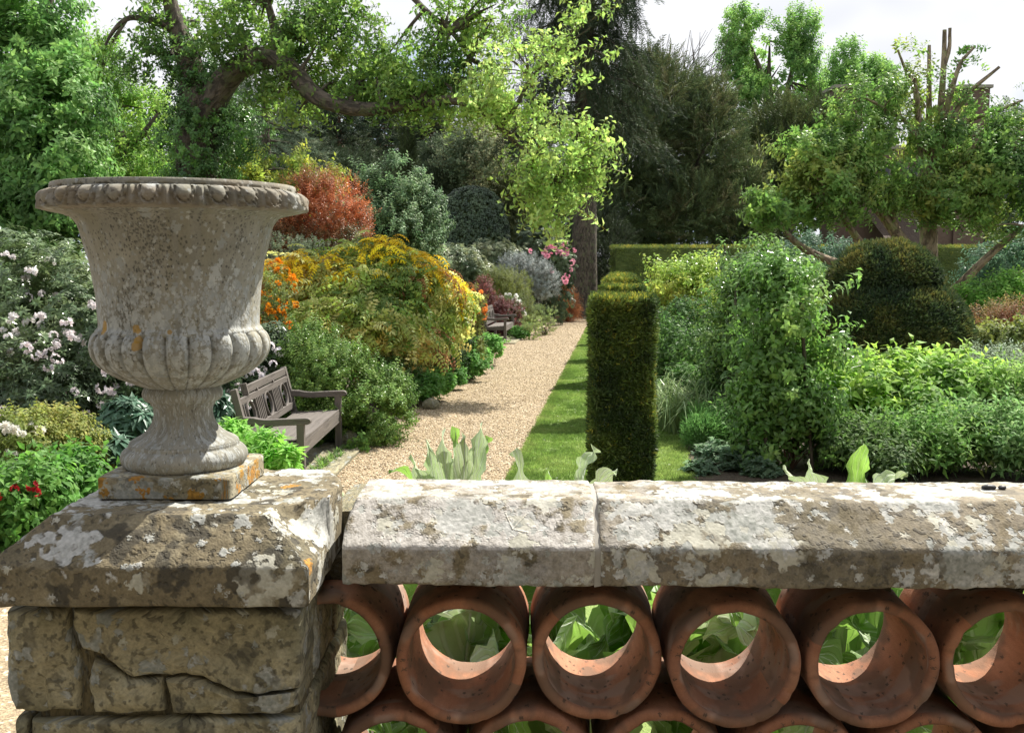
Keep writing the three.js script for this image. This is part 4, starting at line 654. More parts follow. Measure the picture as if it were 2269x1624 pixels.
shrub('rose_bush', 'low glossy rose bush beside the grass clump', 'shrub', [[1500, 770, 45, 40, 15.5], [1560, 800, 60, 60, 14.6], [1590, 880, 60, 60, 13.6], [1530, 720, 50, 40, 16.4]], { n: 1200, geo: roseLeaf, mat: satin, cols: [[0.03, 0.07, 0.018], [0.065, 0.125, 0.03]], size: [0.6, 0.95], up: 0.7 });
shrub('teal_shrub', 'blue green shrub under the pollarded tree', 'shrub', [[1800, 575, 80, 45, 26], [1880, 600, 60, 50, 26], [1720, 600, 60, 40, 26]], { n: 1000, geo: midV, mat: satin, cols: [[0.035, 0.07, 0.042], [0.07, 0.12, 0.07]], size: [1, 1.4] });
shrub('teal_shrub', 'blue green shrub behind the red plumed plants', 'shrub', [[2220, 590, 80, 48, 24], [2290, 570, 60, 50, 24], [2180, 620, 50, 35, 24]], { n: 1000, geo: midV, mat: satin, cols: [[0.04, 0.085, 0.05], [0.08, 0.14, 0.075]], size: [1, 1.4] });
shrub('green_shrub', 'fresh green leafy clump between tree and red plumed plants', 'shrub', [[2180, 660, 60, 30, 20], [2250, 650, 60, 32, 20]], { n: 800, geo: midV, mat: soft, cols: [[0.09, 0.19, 0.03], [0.14, 0.26, 0.045]], up: 1 });
shrub('red_plumed_plant', 'drift of rusty red plumes behind the bell topiary', 'plant', [[2190, 720, 55, 28, 17.5], [2260, 705, 60, 30, 17.5], [2310, 720, 40, 30, 17.5]], { n: 900, geo: thin, mat: soft, cols: [[0.10, 0.05, 0.028], [0.16, 0.065, 0.036], [0.12, 0.10, 0.03]], up: 1.3, wild: 0.3 });
shrub('olive_shrub', 'small olive green bush in front of the red plumes', 'shrub', [[2230, 770, 50, 36, 15.6], [2290, 760, 40, 40, 15.6], [2180, 760, 40, 22, 16]], { n: 700, geo: midV, mat: satin, cols: [[0.07, 0.10, 0.02], [0.14, 0.16, 0.035]] });
shrub('silver_perennial', 'silvery grey low foliage beside the bell topiary', 'plant', [[2190, 820, 55, 32, 13.6], [2250, 830, 50, 35, 13.6], [2310, 815, 40, 30, 13.6]], { n: 700, geo: thin, mat: leafMat(0.25, 0.2, 0.5), cols: [[0.10, 0.14, 0.09], [0.19, 0.23, 0.15]], up: 0.9 });
const upright = geoOf('upright', () => twig({ seed: 52, n: 10, L: 0.34, len: 0.12, wid: 0.062, tint: 0.3, out: 0.7, droop: 0.05, curl: 0.35, stem: 0.004, stemTint: [0.8, 1, 0.5] })), lance = geoOf('lance', () => twig({ seed: 53, n: 12, L: 0.32, len: 0.10, wid: 0.034, tint: 0.3, out: 0.75, stem: 0.003, stemTint: [0.8, 1, 0.5] }));
const PER = [
  ['bright yellow green leafy perennial clump in front of the bell topiary', upright, [[1900, 905, 75, 70, 11.6, 0.5], [1960, 880, 70, 55, 12, 0.5], [1850, 900, 40, 60, 11.4]], 520, [[0.11, 0.19, 0.03], [0.19, 0.28, 0.05]]],
  ['tall bright green leafy perennial clump along the rose bed', upright, [[2060, 890, 80, 60, 12, 0.5], [2120, 880, 60, 60, 12.2, 0.5], [2010, 950, 70, 60, 11.4, 0.5]], 560, [[0.08, 0.15, 0.026], [0.15, 0.24, 0.045]]],
  ['feathery green perennial clump at the end of the rose bed', lance, [[2190, 900, 70, 60, 12, 0.5], [2260, 910, 60, 70, 12, 0.5], [2320, 900, 50, 60, 12, 0.5]], 620, [[0.10, 0.18, 0.04], [0.17, 0.26, 0.065]]],
  ['mid green perennial clump with reddish shoots', lance, [[2080, 1000, 80, 55, 10.4, 0.4], [2000, 1010, 60, 50, 10.4, 0.4]], 480, [[0.08, 0.16, 0.035], [0.15, 0.24, 0.05], [0.2, 0.15, 0.05]]],
  ['blue green perennial clump close behind the coping', lance, [[2200, 1000, 80, 60, 10.4, 0.4], [2290, 1010, 60, 60, 10.2, 0.4]], 640, [[0.08, 0.15, 0.05], [0.14, 0.23, 0.075]]],
  ['dark low perennial clump under the bright green one', lance, [[1900, 1010, 70, 45, 10.4, 0.4], [1840, 1000, 50, 60, 10.8, 0.4], [1960, 1040, 60, 30, 10, 0.4]], 360, [[0.03, 0.07, 0.02], [0.07, 0.12, 0.03]]],
  ['soft ferny green plant at the edge of the lawn', geoOf('ferny', () => tuft({ seed: 54, n: 40, R: 0.12, len: 0.06, wid: 0.009, up: 0.4 })), [[1575, 925, 48, 35, 12.4], [1600, 955, 45, 28, 12], [1560, 960, 40, 26, 11.8]], 420, [[0.05, 0.12, 0.03], [0.09, 0.18, 0.045]]],
  ['grey green broad leaved plants at the lawn edge by the glossy rose', lobed, [[1580, 1010, 55, 40, 10.9], [1640, 1020, 50, 40, 10.6], [1550, 1040, 40, 25, 10.4], [1690, 1040, 40, 30, 10.3]], 560, [[0.05, 0.10, 0.06], [0.10, 0.16, 0.09]]],
  ['leafy green filler plants between lawn and dark rose tower', midV, [[1480, 800, 28, 40, 15.6], [1520, 860, 30, 30, 14], [1640, 960, 60, 45, 12]], 480, [[0.05, 0.11, 0.025], [0.085, 0.16, 0.035]]],
  ['leafy plants with small white flowers beyond the grass clump', midV, [[1465, 740, 28, 40, 17.4], [1450, 690, 24, 50, 19.4]], 420, [[0.06, 0.13, 0.03], [0.10, 0.19, 0.045]]],
];
for (const [lab, geo, lobes, n, cols] of PER) shrub('perennial', lab, 'plant', lobes, { n, geo, mat: soft, cols, up: 1, wild: 0.55, out: 0.6, group: 'perennials in the rose bed', stems: 18, stemR: 0.006, shape: { shell: 0.7, gap: 0.15 } });
{ // a clump of long arching blades
  const b = at(1510, 930, 13.4), base = V(b.x, 0, b.z), T = thing('daylily_clump', 'clump of long arching narrow leaves spilling onto the lawn', 'plant', base), r = rngOf('daylily'), q = new Leaves('daylily');
  for (let i = 0; i < 620; i++) { const a = r() * 6.28, o = V((r() - 0.5) * 0.6, 0, (r() - 0.5) * 1.4), h = V(Math.cos(a), 0, Math.sin(a)), L = 0.7 + r() * 0.65, lean = 0.25 + r() * 0.6, w = 0.010 + r() * 0.006, s = h.clone().cross(UP), t = q.tint(0.25); let p0 = o.clone(), w0 = w;
    for (let k = 1; k <= 5; k++) { const u = k / 5, p = o.clone().addScaledVector(h, L * lean * u * (0.4 + 0.8 * u)).add(V(0, L * (u * 1.25 - u * u * (0.45 + lean * 0.75)), 0)), w1 = w * (1 - u * 0.9); q.tri(p0.clone().addScaledVector(s, w0), p0.clone().addScaledVector(s, -w0), p.clone().addScaledVector(s, -w1), t); q.tri(p0.clone().addScaledVector(s, w0), p.clone().addScaledVector(s, -w1), p.clone().addScaledVector(s, w1), t); p0 = p; w0 = w1; } }
  const m = leafMat(0.4, 0.4, 0.35).clone(); m.color.setRGB(0.24, 0.34, 0.13); part(T, 'blades', q.geo(), m).userData.kind = 'stuff';
}
{ // mown grass: short blades
  const q = new Leaves('turf'); for (let i = 0; i < 26; i++) { const o = V((q.r() - 0.5) * 0.12, 0, (q.r() - 0.5) * 0.12); q.leaf(o, q.rnd().multiplyScalar(0.55).add(V(0, 1, 0)), q.rnd(), 0.02 + 0.022 * q.r(), 0.006, { simple: true, tint: q.tint(0.3) }); }
  const r = rngOf('lawn'), pts = []; for (let i = 0; i < 15000; i++) { const s = -3.5 + 28 * Math.pow(r(), 1.7), t = (r() < 0.12 ? -0.035 + 0.06 * r() : 0.02 + r() * 1.76), p = onPath(s, t, 0.008); pts.push({ p, n: UP, k: n2(p.x * 2, p.z * 2) }); }
  const holder = new THREE.Group(); holder.position.set(0, 0, 0);
  const m = sow(scene, 'grass', q.geo(), leafMat(0.45, 0.1, 0.5), pts, r, { cols: [[0.07, 0.115, 0.025], [0.105, 0.16, 0.035], [0.145, 0.19, 0.055]], up: 3, wild: 0.3 }); m.userData = { kind: 'stuff', label: 'short mown grass blades of the lawn strip', category: 'grass' };
}

{ // fallen leaves and loose bits along the path
  const q = new Leaves('litter'); for (let i = 0; i < 3; i++) q.leaf(V((q.r() - 0.5) * 0.1, 0.004 + 0.004 * q.r(), (q.r() - 0.5) * 0.1), q.rnd().setY(0.1), UP, 0.025 + 0.03 * q.r(), 0.02, { tint: q.tint(0.4) });
  const r = rngOf('litter'), pts = []; for (let i = 0; i < 420; i++) { const s = -2.5 + 30 * Math.pow(r(), 1.5), e = r(), t = e < 0.6 ? -2.05 + 0.4 * r() * r() : e < 0.8 ? -0.25 * r() * r() : -2.05 * r(); pts.push({ p: onPath(s, t, 0.004), n: UP, k: r() }); }
  const m = sow(scene, 'leaf_litter', q.geo(), leafMat(0.2, 0.1, 0.5), pts, r, { cols: [[0.03, 0.05, 0.012], [0.09, 0.055, 0.025], [0.13, 0.09, 0.045]], up: 6, wild: 0.05, jitter: 0.4 }); m.userData = { kind: 'stuff', label: 'fallen leaves scattered along the edges of the gravel path', category: 'leaf litter' };
  const g = new Leaves('weed'); for (let i = 0; i < 9; i++) g.leaf(V(0, 0, 0), g.rnd().setY(0.5 + g.r()), UP, 0.04 + 0.05 * g.r(), 0.02, { tint: g.tint(0.3) });
  const wp = []; for (let i = 0; i < 520; i++) { const s = -2 + 31 * Math.pow(r(), 1.4); wp.push({ p: onPath(s, -2.12 + 0.22 * (n2(s * 1.7, 3) - 0.4) + 0.12 * (r() - 0.5), 0), n: UP, k: r() }); }
  const w = sow(scene, 'edge_weeds', g.geo(), leafMat(0.5, 0.2, 0.4), wp, r, { cols: [[0.05, 0.09, 0.02], [0.09, 0.15, 0.03]], up: 3, wild: 0.3, size: [0.6, 1.6] }); w.userData = { kind: 'stuff', label: 'small weeds fringing the border side of the gravel path', category: 'weeds' };
}

{ // loose pebbles of the gravel
  const g = new THREE.IcosahedronGeometry(0.009, 0).scale(1.2, 0.6, 0.9), c = new Float32Array(g.attributes.position.count * 3).fill(1); g.setAttribute('color', new THREE.BufferAttribute(c, 3));
  const r = rngOf('pebbles'), pts = []; for (let i = 0; i < 60000; i++) { const s = -2.6 + 36 * Math.pow(r(), 1.9), t = -2.06 + 2.07 * r(); pts.push({ p: onPath(s, t, 0.003), n: UP, k: r() }); }
  const m = sow(scene, 'gravel', g, stdMat({ vertexColors: true }), pts, r, { gain: 1, cols: [[0.20, 0.145, 0.085], [0.48, 0.37, 0.225], [0.66, 0.55, 0.39]], size: [0.5, 1.25], wild: 0.6, up: 1, jitter: 0.2 }); m.userData = { kind: 'stuff', label: 'loose tan pebbles lying on the gravel path', category: 'gravel' };
}

{ // daisies in the lawn
  const q = new Leaves('daisy'); for (let k = 0; k < 8; k++) q.leaf(V(0, 0.03, 0), V(Math.cos(k * 0.785), 0.1, Math.sin(k * 0.785)), UP, 0.011, 0.006, { simple: true, tint: [1, 1, 1] });
  const r = rngOf('daisy'), pts = []; for (let i = 0; i < 150; i++) { const s = -3 + 18 * Math.pow(r(), 1.4); pts.push({ p: onPath(s, 0.1 + r() * 1.6, 0.01), n: UP, k: r() }); }
  const m = sow(scene, 'daisies', q.geo(), leafMat(0.2, 0.05, 0.5), pts, r, { gain: 1, cols: [[0.7, 0.7, 0.62]], up: 4, wild: 0.2 }); m.userData = { kind: 'stuff', label: 'tiny white daisies dotted over the lawn strip', category: 'daisies' };
}

// ================================================================ trees
function tree(name, label, o) {
  const base = o.base, T = thing(name, label, 'tree', base, o.group), r = rngOf(T.name + label);
  for (const [k, [pts, rad]] of (o.limbs ?? []).entries()) part(T, k ? 'branch' : 'trunk', limb(pts, rad, k ? 8 : 12, 0.14, k, 5), o.bark ?? STONE.bark, true);
  for (const c of o.crown) {
    const pts = inLobes(c.lobes, c.n, r, { seed: r() * 50, shell: 0.6, rough: 0.5, gap: 0.3, gapFreq: 0.9, ...c.shape });
    if (c.twigs && o.limbs) twigs(T, 'twigs', (c.from ?? o.limbs.flatMap((l) => l[0].slice(1))), pts, r, { n: c.twigs, r0: c.twigR ?? 0.05, r1: 0.008, mat: o.bark });
    sow(T, c.name ?? 'crown', c.geo, c.mat ?? soft, pts, r, c);
  }
  return T;
}
const px = (list, d0, d1 = d0) => list.map(([x, y], i) => at(x, y, lerp(d0, d1, i / Math.max(1, list.length - 1))));
const foot = (x, d) => V(at(x, CY, d).x, 0, -d);
const leafT = [61, 161, 261].map((s, i) => twig({ seed: s, n: 9 + i * 2, L: 0.34 + 0.1 * i, len: 0.09 + 0.014 * i, wid: 0.044 + 0.007 * i, droop: 0.45, curl: 0.3, stem: 0.006, tint: 0.3 })), leafF = [62, 162].map((s) => twig({ seed: s, n: 13, L: 0.5, len: 0.17, wid: 0.095, droop: 0.25, simple: true, stem: 0, tint: 0.3 })), leafFF = geoOf('leafFF', () => twig({ seed: 63, n: 14, L: 0.75, len: 0.26, wid: 0.15, droop: 0.2, simple: true, stem: 0 }));
const feat = geoOf('feat', () => feather({ seed: 64, n: 18, L: 0.55, len: 0.2, wid: 0.028, droop: 0.3 })), featBig = geoOf('featBig', () => feather({ seed: 65, n: 18, L: 0.8, len: 0.32, wid: 0.05, droop: 0.3 }));
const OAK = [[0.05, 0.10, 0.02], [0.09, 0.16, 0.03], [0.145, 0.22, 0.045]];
const sunny = leafMat(0.6, 0.2, 0.35);
tree('leaning_tree', 'ivy clad old tree with a long limb reaching over the path', {
  base: foot(448, 20), limbs: [
    [[foot(448, 20), ...px([[446, 620], [442, 430], [438, 310], [434, 215], [418, 130], [388, 50], [370, -20], [350, -110]], 20)], [0.62, 0.48, 0.42, 0.38, 0.34, 0.24, 0.17, 0.13, 0.09]],
    [px([[440, 300], [468, 230], [505, 170], [555, 136], [605, 130], [655, 168], [700, 212], [770, 238], [850, 240], [930, 232], [1010, 222], [1070, 245], [1130, 300], [1180, 350], [1235, 400], [1262, 450]], 20, 17), [0.3, 0.27, 0.23, 0.21, 0.2, 0.18, 0.165, 0.14, 0.12, 0.105, 0.09, 0.075, 0.06, 0.045, 0.03, 0.012]],
    [px([[608, 132], [612, 100], [622, 75], [655, 62], [693, 30], [725, -10], [770, -60]], 19.4), [0.14, 0.12, 0.1, 0.09, 0.075, 0.06, 0.04]],
    [px([[418, 120], [385, 68], [335, 46], [285, 40], [252, 66], [232, 100]], 20, 19.5), [0.12, 0.09, 0.07, 0.05, 0.04, 0.02]],
    [px([[612, 90], [605, 50], [590, 0], [575, -60]], 19.4), [0.1, 0.08, 0.07, 0.05]],
    [px([[430, 150], [405, 118], [385, 108], [380, 122]], 20, 19.6), [0.08, 0.06, 0.05, 0.03]],
    [px([[1110, 280], [1140, 240], [1180, 170], [1240, 110], [1310, 60]], 17.6, 17.2), [0.05, 0.04, 0.03, 0.02, 0.008]],
    [px([[940, 20], [1000, 70], [1040, 130], [1048, 180]], 18.5), [0.03, 0.04, 0.03, 0.012]],
    [px([[760, -60], [860, -50], [940, 20], [985, 60]], 19, 18.5), [0.07, 0.06, 0.045, 0.03]],
  ],
  crown: [
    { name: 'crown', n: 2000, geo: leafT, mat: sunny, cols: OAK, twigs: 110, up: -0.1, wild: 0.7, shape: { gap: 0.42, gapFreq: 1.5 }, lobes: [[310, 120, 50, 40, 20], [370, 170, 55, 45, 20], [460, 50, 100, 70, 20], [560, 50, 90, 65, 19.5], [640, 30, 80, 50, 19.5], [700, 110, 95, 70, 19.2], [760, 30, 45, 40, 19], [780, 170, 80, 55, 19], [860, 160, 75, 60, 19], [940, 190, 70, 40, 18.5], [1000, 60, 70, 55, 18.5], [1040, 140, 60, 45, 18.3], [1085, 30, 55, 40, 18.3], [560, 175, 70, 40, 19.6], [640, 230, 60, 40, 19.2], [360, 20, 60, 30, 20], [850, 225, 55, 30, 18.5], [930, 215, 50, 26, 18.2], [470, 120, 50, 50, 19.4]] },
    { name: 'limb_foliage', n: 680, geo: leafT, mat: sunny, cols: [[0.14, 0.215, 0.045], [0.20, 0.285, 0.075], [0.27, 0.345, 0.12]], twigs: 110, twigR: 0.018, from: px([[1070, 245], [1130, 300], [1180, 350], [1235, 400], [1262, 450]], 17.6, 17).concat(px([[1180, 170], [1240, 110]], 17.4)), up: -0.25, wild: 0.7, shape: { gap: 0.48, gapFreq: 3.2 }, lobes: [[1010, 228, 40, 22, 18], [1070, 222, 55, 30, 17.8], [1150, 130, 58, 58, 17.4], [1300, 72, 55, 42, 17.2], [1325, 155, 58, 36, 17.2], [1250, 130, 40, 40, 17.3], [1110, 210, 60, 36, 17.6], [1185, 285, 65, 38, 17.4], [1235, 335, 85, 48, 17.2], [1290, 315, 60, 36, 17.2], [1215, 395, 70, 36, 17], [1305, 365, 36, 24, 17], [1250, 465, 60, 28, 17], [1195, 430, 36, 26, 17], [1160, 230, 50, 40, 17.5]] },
    { name: 'ivy', n: 1700, geo: small, mat: leafMat(0.25, 0.6, 0.3), cols: [[0.02, 0.05, 0.012], [0.04, 0.09, 0.018], [0.06, 0.13, 0.025]], size: [1.4, 2.2], up: 0, shape: { gap: 0.2, shell: 0.3 }, lobes: [[440, 330, 72, 95, 20, 0.7], [446, 430, 70, 80, 20, 0.7], [450, 240, 52, 60, 20, 0.5], [525, 300, 40, 55, 20, 0.4], [438, 540, 66, 90, 20, 0.7], [470, 180, 40, 40, 20], [410, 140, 45, 50, 20]] },
  ],
});
tree('maple_tree', 'big fresh green tree rising behind the white rhododendron', { base: foot(40, 23), limbs: [[[foot(40, 23), ...px([[45, 600], [60, 420], [70, 250], [90, 100], [120, -60]], 23)], [0.4, 0.33, 0.28, 0.22, 0.15, 0.06]], [px([[62, 400], [120, 320], [180, 260]], 23, 22), [0.14, 0.1, 0.03]], [px([[66, 300], [20, 200], [-20, 120]], 23), [0.14, 0.1, 0.03]]],
  crown: [{ n: 3600, geo: midV, mat: leafMat(0.52, 0.3, 0.35), cols: [[0.05, 0.11, 0.025], [0.085, 0.17, 0.04], [0.13, 0.23, 0.06]], size: [1.5, 2.3], twigs: 40, up: 0.1, shape: { gap: 0.33, gapFreq: 1.3 }, lobes: [[50, 110, 120, 100, 22], [120, 250, 105, 95, 21.5], [40, 330, 120, 120, 21.5], [140, 390, 85, 80, 21], [80, 480, 125, 80, 21], [30, 20, 110, 60, 22], [170, 470, 60, 55, 21], [120, 150, 50, 50, 22], [40, 540, 100, 70, 21]] }] });
tree('ash_tree', 'light green tree with dark zigzag twigs between maple and ivy clad tree', { base: foot(285, 28), limbs: [[[foot(285, 28), ...px([[285, 560], [282, 420], [275, 330], [240, 240], [215, 170], [190, 90]], 28)], [0.3, 0.25, 0.2, 0.16, 0.12, 0.08, 0.03]], [px([[278, 350], [320, 290], [350, 250]], 28), [0.1, 0.07, 0.03]], [px([[215, 180], [150, 120], [100, 115], [80, 90]], 28), [0.08, 0.06, 0.05, 0.02]], [px([[215, 170], [250, 90], [290, 30]], 28), [0.08, 0.06, 0.03]]],
  crown: [{ n: 1300, geo: leafT, mat: sunny, cols: [[0.06, 0.125, 0.022], [0.10, 0.19, 0.03], [0.15, 0.24, 0.045]], size: [0.9, 1.4], twigs: 30, shape: { gap: 0.42, gapFreq: 1.1 }, lobes: [[250, 320, 80, 60, 28], [310, 260, 65, 50, 28.5], [330, 360, 60, 40, 28], [230, 220, 60, 45, 28], [280, 390, 60, 30, 27.5], [220, 140, 50, 40, 28]] }] });
tree('laburnum', 'yellow flowered laburnum behind the urn rim', { base: foot(590, 30), limbs: [[[foot(590, 30), ...px([[590, 560], [588, 450], [585, 380]], 30)], [0.12, 0.1, 0.08, 0.03]]], crown: [{ n: 1300, geo: midV, mat: sunny, cols: [[0.08, 0.13, 0.025], [0.15, 0.19, 0.03], [0.25, 0.245, 0.03]], size: [1.3, 1.9], up: -0.6, twigs: 14, lobes: [[590, 370, 80, 42, 30], [650, 385, 40, 30, 30], [530, 385, 45, 35, 30], [600, 430, 80, 30, 30], [735, 395, 22, 16, 30]] }] });
// conifers: whorls of branches round a straight stem
function conifer(name, label, o) {
  const T = thing(name, label, 'tree', o.base, o.group), r = rngOf(T.name + label), top = o.base.clone().setY(o.h), pts = [], gs = [];
  part(T, 'trunk', limb([o.base.clone(), o.base.clone().lerp(top, 0.5), top], [o.r, o.r * 0.6, 0.03], 10, 0.08, 3, 6), o.bark ?? STONE.bark, true);
  for (let i = 0; i < o.n; i++) {
    const t = Math.pow((i + r()) / o.n, 0.9), y = lerp(o.y0, o.h, t), a = i * 2.399 + r() * 0.5, len = o.rad(t) * (0.7 + 0.5 * r()), h = V(Math.cos(a), 0, Math.sin(a)), lift = o.lift * (0.6 + 0.8 * r()), q = (u) => o.base.clone().setY(y).addScaledVector(h, len * u).add(V(0, len * (lift * u - (lift + o.droop) * u * u), 0));
    if (len > 0.5) gs.push(limb([q(0), q(0.5), q(0.95)], [0.02 + len * 0.014, 0.015 + len * 0.008, 0.008], 5, 0.1, i, 3));
    const m = Math.max(3, Math.round(len * o.dens)); for (let k = 0; k < m; k++) { const u = 0.15 + 0.85 * Math.pow(r(), 0.7), p = q(u).add(V((r() - 0.5) * len * 0.32, (r() - 0.6) * 0.25, (r() - 0.5) * len * 0.32)); pts.push({ p, n: h, k: n3(p.x, p.y, p.z) }); }
  }
  if (gs.length) part(T, 'branches', mergeGeometries(gs), o.bark ?? STONE.bark, true).userData.kind = 'stuff';
  sow(T, 'crown', o.geo, o.mat ?? leafMat(0.2, 0.2, 0.5), pts, r, { wild: 0.5, up: 0, ...o }); return T;
}
conifer('cedar', 'grey green cedar with sweeping layered branches behind the laburnum', { base: foot(600, 40), h: 10.5, r: 0.4, y0: 1.5, n: 70, rad: (t) => 4.2 * (1 - t) + 0.4, lift: 0.05, droop: 0.35, dens: 13, geo: feat, cols: [[0.035, 0.055, 0.035], [0.07, 0.095, 0.06], [0.11, 0.135, 0.085]], hang: 0.2 });
conifer('spruce', 'tall dark drooping conifer with a bare grey trunk at the end of the path', { base: foot(1293, 42), h: 26, r: 0.55, y0: 7.5, n: 150, rad: (t) => 3.3 * (1 - t * 0.7), lift: 0.1, droop: 0.4, dens: 16, geo: feat, cols: [[0.014, 0.024, 0.012], [0.028, 0.042, 0.02], [0.045, 0.06, 0.028]], hang: 1.5, out: 0.5, size: [1, 1.6] });
conifer('cypress', 'small narrow dark cypress standing behind the lilac bush', { base: foot(908, 38), h: heightAt(276, 38), r: 0.1, y0: 0.3, n: 150, rad: (t) => 0.52 * Math.pow(1 - t, 0.55) + 0.05, lift: 0.9, droop: -0.2, dens: 26, geo: feat, cols: [[0.018, 0.03, 0.01], [0.035, 0.05, 0.015]], up: 1.6, size: [0.5, 0.8] });
for (const [x, d, top, rad, lab] of [[760, 52, 190, 2.7, 'dark pine standing left of the small cypress'], [845, 58, 170, 3.2, 'tall dark pine directly behind the small cypress'], [960, 55, 165, 3.2, 'dark pine between small cypress and pale flowering tree'], [1100, 60, 215, 3.4, 'dark pine behind the hanging limb'], [690, 60, 205, 3.0, 'dark pine behind the cedar']])
  conifer('pine', lab, { base: foot(x, d), h: heightAt(top, d), r: 0.3, y0: 2.5, n: 80, rad: (t) => rad * (1 - t * 0.55) * (0.6 + 0.4 * Math.sin(t * 3 + 0.6)), lift: 0.25, droop: 0.15, dens: 9, geo: featBig, cols: [[0.014, 0.024, 0.013], [0.028, 0.04, 0.02], [0.05, 0.06, 0.03]], group: 'dark pines behind the border', bark: STONE.redBark });
tree('whitebeam', 'pale grey green tree in flower beside the small cypress', { base: foot(1050, 44), limbs: [[[foot(1050, 44), ...px([[1050, 520], [1050, 380]], 44)], [0.2, 0.16, 0.08]]], crown: [{ n: 1100, geo: leafT, mat: satin, cols: [[0.055, 0.085, 0.045], [0.11, 0.14, 0.075], [0.24, 0.25, 0.15]], size: [1, 1.4], shape: { gap: 0.25 }, lobes: [[1050, 315, 48, 42, 44], [1070, 360, 45, 45, 44], [1020, 350, 40, 40, 44]] }] });
for (const [lob, cols, lab] of [[[[985, 370, 50, 48, 46], [960, 410, 45, 40, 45]], [[0.03, 0.045, 0.025], [0.05, 0.07, 0.035]], 'dark evergreen bush right of the small cypress'], [[[1140, 470, 50, 70, 45], [1110, 430, 40, 50, 46], [1170, 520, 40, 40, 44]], [[0.035, 0.045, 0.018], [0.065, 0.075, 0.028]], 'olive green evergreen bush right of the dome'], [[[850, 420, 60, 50, 46], [780, 400, 60, 50, 47], [720, 400, 60, 50, 46]], [[0.02, 0.032, 0.016], [0.036, 0.052, 0.024]], 'dark evergreen bush left of the small cypress']])
  shrub('evergreen_bush', lab, 'shrub', lob, { n: 1500, geo: feat, mat: leafMat(0.2, 0.3, 0.4), cols, up: 0.4, group: 'evergreen bushes at the foot of the wood' });
const yewT = leafMat(0.2, 0.25, 0.45);
shrub('evergreen_bush', 'dark evergreen bush closing the path beside the spruce trunk', 'shrub', [[1335, 600, 45, 75, 47, 2], [1335, 670, 50, 40, 46, 2], [1270, 620, 60, 60, 50, 2], [1220, 640, 60, 60, 50, 2], [1320, 520, 60, 70, 49, 2], [1350, 560, 50, 60, 48, 2]], { n: 2400, skirt: false, geo: feat, mat: yewT, cols: [[0.016, 0.024, 0.012], [0.03, 0.04, 0.018]], up: 0.4, group: 'evergreen bushes at the foot of the wood' });
tree('old_yew', 'broad brownish dark yew tree behind the far hedge', { base: foot(1430, 56), limbs: [[[foot(1430, 56), ...px([[1430, 560], [1440, 420], [1450, 280]], 56)], [0.6, 0.5, 0.4, 0.12]], [px([[1432, 560], [1370, 440], [1340, 320]], 56, 55), [0.25, 0.2, 0.06]], [px([[1440, 520], [1530, 400], [1580, 280]], 56, 55), [0.25, 0.2, 0.06]]],
  crown: [{ n: 6400, geo: feat, mat: yewT, cols: [[0.026, 0.042, 0.018], [0.046, 0.066, 0.026], [0.068, 0.09, 0.034], [0.08, 0.08, 0.038]], size: [1.2, 2.0], up: 0.6, wild: 0.8, twigs: 120, twigR: 0.06, shape: { gap: 0.3, gapFreq: 0.8 }, lobes: [[1390, 320, 95, 140, 55, 3.4], [1470, 250, 85, 120, 56, 3.4], [1550, 330, 85, 120, 56, 3.4], [1390, 480, 110, 90, 55, 3.4], [1520, 470, 110, 90, 55, 3.4], [1440, 170, 55, 60, 56], [1340, 430, 60, 110, 54, 2.6], [1580, 240, 40, 60, 56], [1630, 440, 70, 110, 57, 3.4], [1640, 530, 60, 60, 56, 2]] }] });
{ // leafless shoots standing out of the yew
  const base = foot(1480, 57.5), T = thing('bare_tree', 'leafless twiggy treetop rising out of the old yew', 'tree', base), r = rngOf('bare'), gs = [];
  part(T, 'trunk', limb([base, ...px([[1480, 560], [1490, 400], [1495, 320]], 57.5)], [0.25, 0.2, 0.16, 0.1], 8), STONE.bark, true);
  for (let i = 0; i < 150; i++) { const a = at(lerp(1410, 1570, r()), lerp(230, 380, r()), 56.5 + r() * 2), e = at(lerp(1395, 1610, Math.pow(r(), 0.8)), lerp(60, 250, r()), 57 + r() * 2); e.x += (e.x - a.x) * 0.2; const m = a.clone().lerp(e, 0.5).add(V((r() - 0.5) * 0.3, 0.1, 0)); gs.push(limb([a, m, e], [0.034, 0.024, 0.008], 4, 0.1, i, 3)); const f = m.clone().add(V((r() - 0.5) * 1.0, 0.7 + r() * 0.6, (r() - 0.5) * 0.6)); gs.push(limb([m, m.clone().lerp(f, 0.5).add(V(0, 0.05, 0)), f], [0.012, 0.009, 0.004], 4, 0.1, i, 2)); }
  part(T, 'twigs', mergeGeometries(gs), STONE.bark, true).userData.kind = 'stuff';
}
tree('lime_tree', 'tall fresh green lime tree with three upright heads against the sky', { base: foot(1715, 70), limbs: [[[foot(1715, 70), ...px([[1715, 520], [1712, 330], [1700, 200], [1660, 90]], 70)], [0.5, 0.45, 0.4, 0.25, 0.06]], [px([[1712, 320], [1750, 180], [1770, 80]], 70), [0.25, 0.18, 0.05]], [px([[1710, 300], [1705, 180], [1706, 90]], 70), [0.25, 0.18, 0.05]]],
  crown: [{ n: 2600, geo: leafF, mat: sunny, cols: [[0.06, 0.13, 0.035], [0.11, 0.20, 0.05], [0.16, 0.26, 0.07]], size: [1, 1.6], twigs: 50, twigR: 0.07, shape: { gap: 0.36, gapFreq: 0.7 }, lobes: [[1648, 65, 38, 48, 70], [1640, 135, 40, 50, 70], [1700, 110, 42, 62, 70], [1675, 150, 36, 50, 70], [1740, 130, 36, 50, 70], [1768, 70, 42, 45, 70], [1775, 140, 42, 45, 70], [1720, 185, 70, 50, 70], [1655, 215, 50, 45, 70], [1785, 210, 48, 45, 70], [1725, 265, 95, 45, 70], [1810, 265, 40, 40, 70]] }] });
